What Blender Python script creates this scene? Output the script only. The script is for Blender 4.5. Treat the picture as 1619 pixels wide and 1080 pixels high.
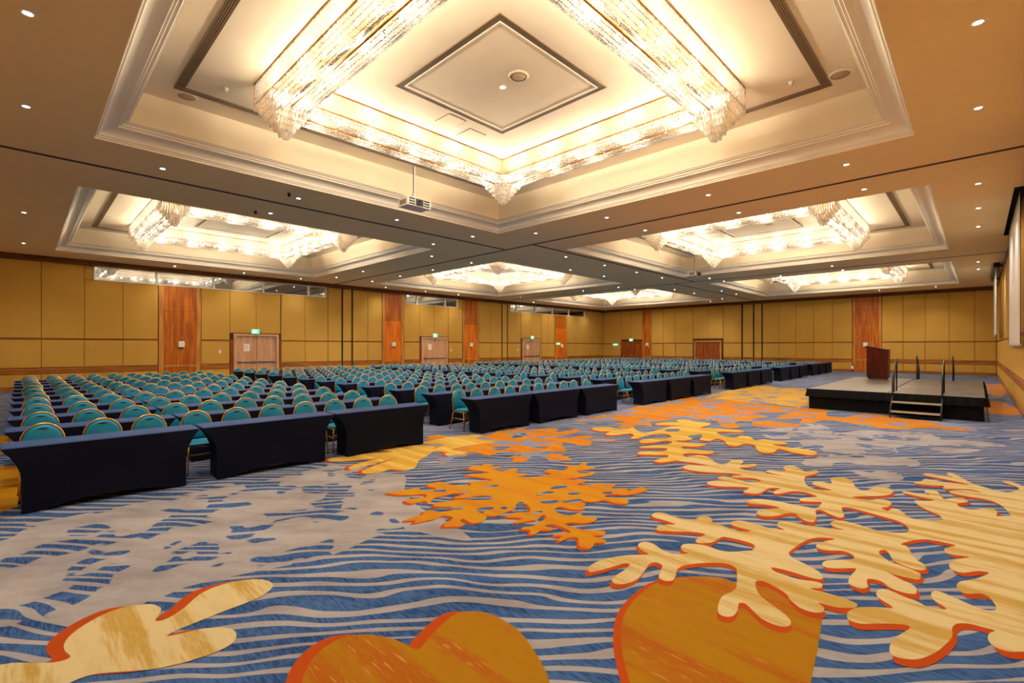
import bpy, math, random
from mathutils import Vector, Matrix
from mathutils.geometry import delaunay_2d_cdt
random.seed(7)
for o in list(bpy.data.objects): bpy.data.objects.remove(o, do_unlink=True)
scene = bpy.context.scene
COL = scene.collection
R = math.radians

# ------------------------------------------------------------------ camera, world, exposure
A = 0.7728                                   # heading of the camera, measured from +X towards +Y
CA, SA = math.cos(A), math.sin(A)
EYE = 1.85
cam_d = bpy.data.cameras.new('camera'); cam = bpy.data.objects.new('camera', cam_d); COL.objects.link(cam)
cam.location = (0, 0, EYE); cam.rotation_euler = (R(90), 0, A - R(90))
cam_d.sensor_fit = 'HORIZONTAL'; cam_d.sensor_width = 36.0
cam_d.lens = 36.0 * 755.97 / 1619.0; cam_d.shift_y = 8.64 / 1619.0
cam_d.clip_start = 0.05; cam_d.clip_end = 200
scene.camera = cam
world = bpy.data.worlds.new('world'); scene.world = world; world.use_nodes = True
world.node_tree.nodes['Background'].inputs[0].default_value = (1.0, 0.8, 0.55, 1)
world.node_tree.nodes['Background'].inputs[1].default_value = 0.05
scene.view_settings.view_transform = 'Standard'
scene.view_settings.look = 'None'
scene.view_settings.gamma = 1.0
scene.view_settings.use_curve_mapping = False
scene.view_settings.exposure = 1.2
scene.cycles.max_bounces = 6; scene.cycles.diffuse_bounces = 4; scene.cycles.glossy_bounces = 3; scene.cycles.transparent_max_bounces = 8
CHANDELIER_W = 56.0                           # watts of one lamp inside a chandelier (twenty in each)
DOWNLIGHT_W = 110.0
WARM = (1.0, 0.86, 0.66)
CLEAR = (1.0, 0.97, 0.92)

# ------------------------------------------------------------------ the room's measures (metres)
H = 5.763; TOPZ = 6.70
XB, XF = -2.34, 43.47                         # back wall, far wall
YR, YL = -0.895, 28.77                        # right wall, left wall
CSX, CSY = 10.553, 11.017
CX = [0.949, 15.287, 29.625]; CY = [0.84, 15.684]

# ------------------------------------------------------------------ helpers
def link(o, parent=None):
    COL.objects.link(o)
    if parent is not None: o.parent = parent
    return o
def tag(o, label=None, cat=None, group=None, kind=None):
    if label: o['label'] = label
    if cat: o['category'] = cat
    if group: o['group'] = group
    if kind: o['kind'] = kind
    return o
def empty(name, loc=(0, 0, 0), rz=0.0, parent=None):
    o = bpy.data.objects.new(name, None); o.empty_display_size = 0.1
    o.location = loc; o.rotation_euler = (0, 0, rz)
    return link(o, parent)
def inst(name, me, parent=None, loc=(0, 0, 0), rot=(0, 0, 0)):
    o = bpy.data.objects.new(name, me); o.location = loc; o.rotation_euler = rot
    return link(o, parent)
def copy_tree(o, parent=None):
    c = o.copy(); COL.objects.link(c); c.parent = parent
    for ch in list(o.children): copy_tree(ch, c)
    return c
ORD = ['zeroth', 'first', 'second', 'third', 'fourth', 'fifth', 'sixth', 'seventh', 'eighth', 'ninth', 'tenth', 'eleventh', 'twelfth', 'thirteenth']

class MB:
    """collects faces, then becomes one mesh"""
    def __init__(s): s.v = []; s.f = []; s.m = []; s.sm = []
    def add(s, vs, fs, mi=0, smooth=False):
        b = len(s.v); s.v += [tuple(p) for p in vs]
        for f in fs: s.f.append(tuple(b + i for i in f)); s.m.append(mi); s.sm.append(smooth)
    def box(s, x0, x1, y0, y1, z0, z1, mi=0):
        if x0 > x1: x0, x1 = x1, x0
        if y0 > y1: y0, y1 = y1, y0
        s.add([(x0,y0,z0),(x1,y0,z0),(x1,y1,z0),(x0,y1,z0),(x0,y0,z1),(x1,y0,z1),(x1,y1,z1),(x0,y1,z1)],
              [(3,2,1,0),(4,5,6,7),(0,1,5,4),(1,2,6,5),(2,3,7,6),(3,0,4,7)], mi)
    def pad(s, x0, x1, y0, y1, z0, z1, c, mi=0):
        """a box whose +z face is chamfered by c all round (a padded panel lying flat)"""
        s.add([(x0,y0,z0),(x1,y0,z0),(x1,y1,z0),(x0,y1,z0),(x0,y0,z1-c),(x1,y0,z1-c),(x1,y1,z1-c),(x0,y1,z1-c),
               (x0+c,y0+c,z1),(x1-c,y0+c,z1),(x1-c,y1-c,z1),(x0+c,y1-c,z1)],
              [(3,2,1,0),(0,1,5,4),(1,2,6,5),(2,3,7,6),(3,0,4,7),(4,5,9,8),(5,6,10,9),(6,7,11,10),(7,4,8,11),(8,9,10,11)], mi)
    def tube(s, pts, r, n=6, mi=0, closed=False, cap=True, smooth=True):
        pts = [Vector(p) for p in pts]; N = len(pts); b = len(s.v); prev = None
        for i, p in enumerate(pts):
            if closed: d = pts[(i+1) % N] - pts[i-1]
            else: d = pts[min(i+1, N-1)] - pts[max(i-1, 0)]
            d.normalize()
            if prev is None:
                u = d.orthogonal().normalized()
            else:
                u = (prev - d * prev.dot(d)); u.normalize()
            prev = u; w = d.cross(u)
            for k in range(n):
                a = 2*math.pi*(k+.5)/n; q = p + (u*math.cos(a) + w*math.sin(a))*r
                s.v.append(tuple(q))
        for i in range(N if closed else N-1):
            j = (i+1) % N
            for k in range(n):
                l = (k+1) % n
                s.f.append((b+i*n+k, b+i*n+l, b+j*n+l, b+j*n+k)); s.m.append(mi); s.sm.append(smooth)
        if cap and not closed:
            s.f.append(tuple(b+k for k in range(n))[::-1]); s.m.append(mi); s.sm.append(False)
            s.f.append(tuple(b+(N-1)*n+k for k in range(n))); s.m.append(mi); s.sm.append(False)
    def lathe(s, prof, n=12, c=(0,0,0), mi=0, smooth=True):
        b = len(s.v)
        for r, z in prof:
            for k in range(n):
                a = 2*math.pi*k/n; s.v.append((c[0]+r*math.cos(a), c[1]+r*math.sin(a), c[2]+z))
        for i in range(len(prof)-1):
            for k in range(n):
                l = (k+1) % n
                s.f.append((b+i*n+k, b+i*n+l, b+(i+1)*n+l, b+(i+1)*n+k)); s.m.append(mi); s.sm.append(smooth)
    def grid(s, fn, nu, nv, mi=0, smooth=True, flip=False):
        b = len(s.v)
        for j in range(nv+1):
            for i in range(nu+1): s.v.append(tuple(fn(i/nu, j/nv)))
        for j in range(nv):
            for i in range(nu):
                q = (b+j*(nu+1)+i, b+j*(nu+1)+i+1, b+(j+1)*(nu+1)+i+1, b+(j+1)*(nu+1)+i)
                s.f.append(q[::-1] if flip else q); s.m.append(mi); s.sm.append(smooth)
    def join(s, other, mat=None, mmap=None):
        b = len(s.v)
        s.v += [tuple(mat @ Vector(p)) for p in other.v] if mat is not None else list(other.v)
        for f, m, sm in zip(other.f, other.m, other.sm):
            s.f.append(tuple(b+i for i in f)); s.m.append(mmap[m] if mmap else m); s.sm.append(sm)
    def mesh(s, name, mats):
        me = bpy.data.meshes.new(name); me.from_pydata(s.v, [], s.f)
        for m in (mats if isinstance(mats, (list, tuple)) else [mats]): me.materials.append(m)
        me.polygons.foreach_set('material_index', s.m); me.polygons.foreach_set('use_smooth', s.sm)
        me.update(); return me
    def build(s, name, mats, parent=None, loc=(0,0,0), rot=(0,0,0)):
        return inst(name, s.mesh(name, mats), parent, loc, rot)

# ------------------------------------------------------------------ materials
def srgb(r, g, b):
    def c(x):
        x /= 255.0
        return x/12.92 if x <= .04045 else ((x+.055)/1.055)**2.4
    return (c(r), c(g), c(b), 1.0)
class NT:
    def __init__(s, name):
        s.m = bpy.data.materials.new(name); s.m.use_nodes = True; s.t = s.m.node_tree
        s.b = s.t.nodes['Principled BSDF']
    def n(s, t, **kw):
        x = s.t.nodes.new(t)
        for k, v in kw.items(): setattr(x, k, v)
        return x
    def l(s, a, b): s.t.links.new(a, b)
    def val(s, sock, v):
        if hasattr(v, 'is_output') or isinstance(v, bpy.types.NodeSocket): s.l(v, sock)
        else: sock.default_value = v
    def math(s, op, a, b=0.0, c=0.0):
        x = s.n('ShaderNodeMath', operation=op); s.val(x.inputs[0], a); s.val(x.inputs[1], b); s.val(x.inputs[2], c); return x.outputs[0]
    def mix(s, f, a, b):
        x = s.n('ShaderNodeMix', data_type='RGBA'); s.val(x.inputs[0], f); s.val(x.inputs[6], a); s.val(x.inputs[7], b); return x.outputs[2]
    def xyz(s):
        g = s.n('ShaderNodeNewGeometry'); q = s.n('ShaderNodeSeparateXYZ'); s.l(g.outputs['Position'], q.inputs[0]); return q.outputs
    def vec(s, x, y, z=0.0):
        q = s.n('ShaderNodeCombineXYZ'); s.val(q.inputs[0], x); s.val(q.inputs[1], y); s.val(q.inputs[2], z); return q.outputs[0]
    def noise(s, v, scale=1.0, detail=2.0, rough=.5):
        x = s.n('ShaderNodeTexNoise'); s.l(v, x.inputs['Vector']); x.inputs['Scale'].default_value = scale
        x.inputs['Detail'].default_value = detail; x.inputs['Roughness'].default_value = rough; return x.outputs[0]
    def step(s, x, lo, hi):
        q = s.n('ShaderNodeMapRange', interpolation_type='SMOOTHSTEP'); s.val(q.inputs[0], x); s.val(q.inputs[1], lo); s.val(q.inputs[2], hi); return q.outputs[0]
    def base(s, v): s.val(s.b.inputs['Base Color'], v)
    def bump(s, h, d=.02, st=.5):
        x = s.n('ShaderNodeBump'); s.l(h, x.inputs['Height']); x.inputs['Distance'].default_value = d; x.inputs['Strength'].default_value = st
        s.l(x.outputs[0], s.b.inputs['Normal'])
def plain(name, col, rough=.6, metal=0.0, spec=.5, var=.08, emit=None, strength=0.0, scale=3.0):
    t = NT(name); t.b.inputs['Roughness'].default_value = rough; t.b.inputs['Metallic'].default_value = metal
    t.b.inputs['Specular IOR Level'].default_value = spec
    x = t.xyz(); nz = t.noise(t.vec(x[0], x[1], x[2]), scale, 3)
    c2 = tuple(min(1, c*(1-var*2)) for c in col[:3]) + (1,); c3 = tuple(min(1, c*(1+var)) for c in col[:3]) + (1,)
    t.base(t.mix(nz, c2, c3))
    if emit: t.b.inputs['Emission Color'].default_value = emit; t.b.inputs['Emission Strength'].default_value = strength
    return t.m
def wood(name, c1, c2, axis='z', rough=.45, spec=.25, scale=1.0):
    t = NT(name); x = t.xyz(); t.b.inputs['Roughness'].default_value = rough; t.b.inputs['Specular IOR Level'].default_value = spec
    s = scale
    if axis == 'z': v = t.vec(t.math('MULTIPLY', x[0], 9*s), t.math('MULTIPLY', x[1], 9*s), t.math('MULTIPLY', x[2], .8*s))
    else: v = t.vec(t.math('MULTIPLY', x[0], .8*s), t.math('MULTIPLY', x[1], .8*s), t.math('MULTIPLY', x[2], 14*s))
    n1 = t.noise(v, 1.0, 4, .6)
    t.base(t.mix(t.step(n1, .3, .7), c1, c2)); return t.m

M = {}
M['soffit'] = plain('ceiling_paint', srgb(252, 226, 170), .7, var=.02)
M['cream'] = plain('coffer_paint', srgb(246, 232, 204), .7, var=.02)
M['mould'] = plain('moulding_paint', srgb(252, 244, 224), .6, var=.02)
M['grille'] = plain('grille_bronze', srgb(148, 124, 94), .5, var=.1)
M['dark'] = plain('dark_slot', srgb(30, 24, 18), .8, var=.1)
M['track'] = plain('track_bronze', srgb(80, 58, 34), .6, var=.1)
M['ring'] = plain('shadow_gap_bronze', srgb(112, 92, 68), .6, var=.1)
M['wood_red'] = wood('veneer_red', srgb(150, 70, 8), srgb(204, 114, 22))
M['wood_dark'] = wood('veneer_brown', srgb(120, 56, 16), srgb(168, 88, 30))
M['wood_orange'] = wood('veneer_orange', srgb(196, 92, 8), srgb(232, 130, 22))
M['frame_wood'] = wood('frame_oak', srgb(168, 104, 42), srgb(206, 144, 66))
M['rail_wood'] = wood('rail_oak', srgb(128, 72, 26), srgb(184, 112, 44), 'h')
M['cornice'] = wood('cornice_walnut', srgb(92, 52, 18), srgb(140, 84, 32), 'h')
M['beech'] = wood('door_beech', srgb(190, 140, 104), srgb(214, 168, 130), 'z', .45)
M['beech_frame'] = wood('door_frame_beech', srgb(196, 150, 118), srgb(214, 172, 140), 'z', .45)
M['mahogany'] = wood('lectern_mahogany', srgb(62, 14, 6), srgb(92, 26, 10), 'z', .35)
M['wall_back'] = plain('wall_groove', srgb(84, 54, 20), .9)
M['white'] = plain('white_plastic', srgb(232, 230, 222), .45, var=.02)
M['paper'] = plain('paper', srgb(240, 236, 226), .8, var=.02)
M['alu'] = plain('aluminium', srgb(205, 203, 198), .35, .6, var=.03)
M['steel'] = plain('steel_bar', srgb(150, 146, 138), .3, .9, var=.05)
M['black'] = plain('black_plastic', srgb(22, 21, 20), .5, var=.1)
M['skirt'] = plain('stage_cloth', srgb(13, 12, 11), .7, spec=.15, var=.15, scale=8)
M['black_metal'] = plain('black_steel', srgb(34, 34, 33), .4, .3, var=.05)
M['tread'] = plain('step_nosing', srgb(190, 178, 160), .6)
M['gold'] = plain('brass_tube', srgb(226, 172, 86), .28, .85, var=.06)
M['brass'] = plain('brass_rail', srgb(206, 150, 72), .3, .8, var=.06)
M['pan'] = plain('added_dim_pan_gold', srgb(156, 124, 80), .5, .2, var=.05)  # colour of the pan added to dim the strip over the lamps
M['foot'] = plain('rubber_foot', srgb(34, 28, 22), .7)
def screen_mat():
    m = bpy.data.materials.new('screen_fabric'); m.use_nodes = True; t = m.node_tree; N = t.nodes; N.clear()
    out = N.new('ShaderNodeOutputMaterial'); d = N.new('ShaderNodeBsdfDiffuse'); q = N.new('ShaderNodeBsdfTranslucent'); mx = N.new('ShaderNodeMixShader')
    d.inputs[0].default_value = srgb(232, 224, 216); q.inputs[0].default_value = srgb(236, 228, 216); mx.inputs[0].default_value = .4
    t.links.new(d.outputs[0], mx.inputs[1]); t.links.new(q.outputs[0], mx.inputs[2]); t.links.new(mx.outputs[0], out.inputs[0]); return m
M['screen'] = screen_mat()
M['booth'] = plain('booth_dark', srgb(46, 46, 48), .8)
M['red'] = plain('alarm_red', srgb(190, 40, 26), .4)
M['speaker'] = plain('speaker_mesh', srgb(196, 170, 132), .7, var=.1, scale=30)
M['exit_green'] = plain('exit_green', srgb(20, 170, 110), .5, emit=srgb(40, 220, 140), strength=.9, var=.02)
M['exit_white'] = plain('exit_white', srgb(225, 245, 232), .5, emit=srgb(215, 255, 230), strength=.9, var=.02)
M['lens'] = plain('projector_lens', srgb(40, 38, 38), .1, var=.1)

def fabric_mat():
    t = NT('mustard_fabric'); x = t.xyz(); t.b.inputs['Roughness'].default_value = .85; t.b.inputs['Specular IOR Level'].default_value = .2
    h = t.math('ADD', x[0], x[1])
    zig = t.math('MULTIPLY', t.math('PINGPONG', x[2], .035), .9)
    w = t.math('SINE', t.math('MULTIPLY', t.math('ADD', h, zig), 2*math.pi/.075))
    n1 = t.noise(t.vec(x[0], x[1], x[2]), 1.3, 2); n2 = t.noise(t.vec(h, h, x[2]), 28, 2)
    c = t.mix(n1, srgb(192, 148, 64), srgb(206, 162, 76))
    c = t.mix(t.math('MULTIPLY', t.step(w, -.9, .9), .22), c, srgb(152, 102, 24))
    c = t.mix(t.math('MULTIPLY', n2, .12), c, srgb(222, 176, 80))
    t.base(c); return t.m
M['fabric'] = fabric_mat()
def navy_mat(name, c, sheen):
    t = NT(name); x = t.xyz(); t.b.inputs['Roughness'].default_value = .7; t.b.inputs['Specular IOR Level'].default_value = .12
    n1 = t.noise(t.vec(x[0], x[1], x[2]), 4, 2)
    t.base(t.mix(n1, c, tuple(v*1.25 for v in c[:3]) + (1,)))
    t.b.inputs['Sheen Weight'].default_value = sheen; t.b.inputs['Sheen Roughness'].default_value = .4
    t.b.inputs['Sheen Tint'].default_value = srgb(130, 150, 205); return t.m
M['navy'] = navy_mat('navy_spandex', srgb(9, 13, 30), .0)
M['navy_lit_top'] = navy_mat('navy_spandex_lit_top', srgb(48, 68, 112), .06)  # same navy spandex, base lightened to paint in light grazing the top
def teal_mat():
    t = NT('teal_upholstery'); x = t.xyz(); t.b.inputs['Roughness'].default_value = .6; t.b.inputs['Specular IOR Level'].default_value = .35
    n1 = t.noise(t.vec(x[0], x[1], x[2]), 9, 3)
    t.base(t.mix(n1, srgb(0, 104, 140), srgb(8, 138, 168)))
    t.b.inputs['Sheen Weight'].default_value = .15; t.b.inputs['Sheen Tint'].default_value = srgb(120, 220, 225); return t.m
M['teal'] = teal_mat()
M['slot'] = plain('hand_slot', srgb(8, 26, 44), .8)
def deck_mat():
    t = NT('stage_deck'); x = t.xyz(); t.b.inputs['Roughness'].default_value = .38; t.b.inputs['Specular IOR Level'].default_value = .6
    n1 = t.noise(t.vec(t.math('MULTIPLY', x[0], .8), t.math('MULTIPLY', x[1], 3)), 1, 4)
    t.base(t.mix(n1, srgb(78, 71, 63), srgb(104, 96, 85))); return t.m
M['deck'] = deck_mat()
def crystal_mat(name, lo, hi, alb, gloss):
    m = bpy.data.materials.new(name); m.use_nodes = True; t = m.node_tree; N = t.nodes; N.clear()
    out = N.new('ShaderNodeOutputMaterial'); tr = N.new('ShaderNodeBsdfTransparent'); tl = N.new('ShaderNodeBsdfTranslucent')
    df = N.new('ShaderNodeBsdfDiffuse'); gl = N.new('ShaderNodeBsdfGlossy'); m1 = N.new('ShaderNodeMixShader'); m2 = N.new('ShaderNodeMixShader'); m3 = N.new('ShaderNodeMixShader')
    nz = N.new('ShaderNodeTexNoise'); geo = N.new('ShaderNodeNewGeometry'); nz.inputs['Scale'].default_value = 24; t.links.new(geo.outputs['Position'], nz.inputs['Vector'])
    mr = N.new('ShaderNodeMapRange'); mr.inputs[1].default_value = .38; mr.inputs[2].default_value = .62; mr.inputs[3].default_value = lo; mr.inputs[4].default_value = hi
    t.links.new(nz.outputs[0], mr.inputs[0])
    for n in (tl, df): n.inputs[0].default_value = (alb, alb*.96, alb*.9, 1)
    gl.inputs[0].default_value = (1, .97, .92, 1); gl.inputs['Roughness'].default_value = .2
    m1.inputs[0].default_value = .5; t.links.new(tl.outputs[0], m1.inputs[1]); t.links.new(df.outputs[0], m1.inputs[2])
    m2.inputs[0].default_value = gloss; t.links.new(m1.outputs[0], m2.inputs[1]); t.links.new(gl.outputs[0], m2.inputs[2])
    t.links.new(mr.outputs[0], m3.inputs[0]); t.links.new(tr.outputs[0], m3.inputs[1]); t.links.new(m2.outputs[0], m3.inputs[2])
    t.links.new(m3.outputs[0], out.inputs[0]); return m
M['crystal'] = crystal_mat('crystal_rods', .3, .75, .5, .25)
M['crystal_beads'] = crystal_mat('crystal_beads', .4, .9, .32, .28)
M['crystal_drop'] = crystal_mat('crystal_drops', .55, .95, .92, .15)
def emit_mat(name, col, s):
    m = bpy.data.materials.new(name); m.use_nodes = True; t = m.node_tree; t.nodes.clear()
    o = t.nodes.new('ShaderNodeOutputMaterial'); e = t.nodes.new('ShaderNodeEmission'); e.inputs[0].default_value = col; e.inputs[1].default_value = s
    t.links.new(e.outputs[0], o.inputs[0]); m.cycles.emission_sampling = 'NONE'; return m
M['bulb'] = emit_mat('bulb_glow', (1, .88, .66, 1), 14)
M['lamp'] = emit_mat('downlight_glow', (1, .93, .80, 1), 12)
def glass_mat():
    m = bpy.data.materials.new('window_glass'); m.use_nodes = True; t = m.node_tree; N = t.nodes; N.clear()
    out = N.new('ShaderNodeOutputMaterial'); tr = N.new('ShaderNodeBsdfTransparent'); gl = N.new('ShaderNodeBsdfGlossy'); mx = N.new('ShaderNodeMixShader')
    gl.inputs['Roughness'].default_value = .02; gl.inputs[0].default_value = (.95, .96, .97, 1); tr.inputs[0].default_value = (.8, .85, .88, 1)
    lw = N.new('ShaderNodeFresnel'); lw.inputs[0].default_value = 2.0
    ad = N.new('ShaderNodeMath'); ad.operation = 'MULTIPLY_ADD'; ad.inputs[1].default_value = 1.0; ad.inputs[2].default_value = .30; ad.use_clamp = True
    t.links.new(lw.outputs[0], ad.inputs[0]); t.links.new(ad.outputs[0], mx.inputs[0])
    t.links.new(tr.outputs[0], mx.inputs[1]); t.links.new(gl.outputs[0], mx.inputs[2]); t.links.new(mx.outputs[0], out.inputs[0]); return m
M['glass'] = glass_mat()

# carpet: wavy blue bands on warm grey, woven; the same bands are cut to fragments in the grey zones
BLUE1, BLUE2 = srgb(30, 58, 100), srgb(66, 96, 140)
GREY1, GREY2 = srgb(132, 126, 126), srgb(164, 158, 156)
def carpet(name, mode):
    t = NT(name); x = t.xyz(); t.b.inputs['Roughness'].default_value = .95; t.b.inputs['Specular IOR Level'].default_value = .1
    u = t.math('SUBTRACT', t.math('MULTIPLY', x[0], SA), t.math('MULTIPLY', x[1], CA))
    v = t.math('ADD', t.math('MULTIPLY', x[0], CA), t.math('MULTIPLY', x[1], SA))
    n1 = t.noise(t.vec(t.math('MULTIPLY', u, .55), t.math('MULTIPLY', v, .8)), 1.0, 1.0)
    n2 = t.noise(t.vec(t.math('MULTIPLY', u, 1.3), t.math('MULTIPLY', v, 3.2), 5.0), 1.0, 1.0)
    ph = t.math('ADD', t.math('ADD', t.math('DIVIDE', v, .147), t.math('MULTIPLY', n1, 5.5)), t.math('MULTIPLY', n2, 1.5))
    s = t.math('SINE', t.math('MULTIPLY', ph, 2*math.pi))
    n3 = t.noise(t.vec(t.math('MULTIPLY', u, .9), t.math('MULTIPLY', v, 2.6), 9.0), 1.0, 1.0)
    thr = t.math('MULTIPLY_ADD', n3, 2.2, -1.48)
    blue = t.step(t.math('SUBTRACT', s, thr), -.08, .08)
    if mode == 'fragment':
        f = t.noise(t.vec(t.math('MULTIPLY', u, 1.6), t.math('MULTIPLY', v, 2.0), 3.0), 1.0, 1.5)
        f2 = t.noise(t.vec(t.math('MULTIPLY', u, 5.0), t.math('MULTIPLY', v, 3.0), 3.0), 1.0, 0.0)
        blue = t.math('MULTIPLY', blue, t.step(t.math('MULTIPLY_ADD', f2, .25, f), .66, .68))
    if mode == 'grey': blue = 0.0
    fine = t.noise(t.vec(t.math('MULTIPLY', x[0], 60), t.math('MULTIPLY', x[1], 9)), 1.0, 2.0)
    big = t.step(t.noise(t.vec(u, t.math('MULTIPLY', v, 2.2)), 1.1, 6.0, .65), .3, .7)
    g = t.mix(big, GREY1, GREY2); b = t.mix(t.step(t.math('MULTIPLY_ADD', big, .25, fine), .35, .85), BLUE1, BLUE2)
    g = t.mix(t.math('MULTIPLY', fine, .25), g, srgb(112, 106, 110))
    t.base(t.mix(blue, g, b) if mode != 'grey' else g)
    return t.m
M['carpet'] = carpet('carpet_waves', 'waves'); M['c_fragment'] = carpet('carpet_fragments', 'fragment'); M['c_grey'] = carpet('carpet_grey', 'grey')
def motif_mat(name, c1, c2, c3, lo, hi, spot=None):
    t = NT(name); x = t.xyz(); t.b.inputs['Roughness'].default_value = .95; t.b.inputs['Specular IOR Level'].default_value = .1
    a = t.noise(t.vec(t.math('MULTIPLY', x[0], 4.5), t.math('MULTIPLY', x[1], .35)), 1.0, 2.0)
    f = t.noise(t.vec(t.math('MULTIPLY', x[0], 55), t.math('MULTIPLY', x[1], 5)), 1.0, 3.0)
    k = t.math('MULTIPLY', t.step(t.math('MULTIPLY_ADD', f, .3, a), lo, hi), t.math('MULTIPLY_ADD', f, .8, .4))
    c = t.mix(k, c1, c2); c = t.mix(t.math('MULTIPLY', t.step(f, .56, .70), t.step(a, .42, .58)), c, c3)
    w = t.noise(t.vec(t.math('MULTIPLY', x[0], 9), t.math('MULTIPLY', x[1], 2)), 1.0, 5.0, .7); c = t.mix(t.math('MULTIPLY', t.step(w, .45, .75), .35), c, c2)
    if spot:
        u = t.math('SUBTRACT', t.math('MULTIPLY', x[0], SA), t.math('MULTIPLY', x[1], CA)); v = t.math('ADD', t.math('MULTIPLY', x[0], CA), t.math('MULTIPLY', x[1], SA))
        s = t.noise(t.vec(t.math('MULTIPLY', u, 1.4), t.math('MULTIPLY', v, 1.7)), 1.0, 2.0)
        c = t.mix(t.step(s, .55, .58), c, spot)
    t.base(c); return t.m
M['c_pale'] = motif_mat('carpet_pale_coral', srgb(192, 174, 126), srgb(166, 130, 40), srgb(178, 152, 92), .60, .78)
M['c_yellow'] = motif_mat('carpet_yellow_coral', srgb(196, 166, 84), srgb(178, 138, 40), srgb(190, 152, 64), .55, .75)
M['c_amber'] = motif_mat('carpet_amber_coral', srgb(180, 128, 18), srgb(178, 104, 20), srgb(188, 122, 50), .58, .82)
M['c_orange'] = motif_mat('carpet_orange_coral', srgb(192, 112, 18), srgb(190, 96, 26), srgb(196, 134, 44), .6, .85)
M['c_deep'] = motif_mat('carpet_deep_orange', srgb(154, 108, 12), srgb(154, 76, 18), srgb(180, 130, 54), .58, .78)
M['c_spotted_orange'] = motif_mat('carpet_mottled_orange', srgb(184, 122, 28), srgb(178, 98, 20), srgb(194, 150, 56), .5, .75, srgb(116, 126, 152))
M['c_spotted_yellow'] = motif_mat('carpet_mottled_yellow', srgb(194, 164, 80), srgb(190, 138, 40), srgb(198, 170, 94), .5, .7, srgb(122, 128, 148))
M['c_carpet'] = M['carpet']
M['c_shadow'] = plain('carpet_rust_outline', srgb(166, 66, 14), .95, spec=.1, var=.06)
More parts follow.
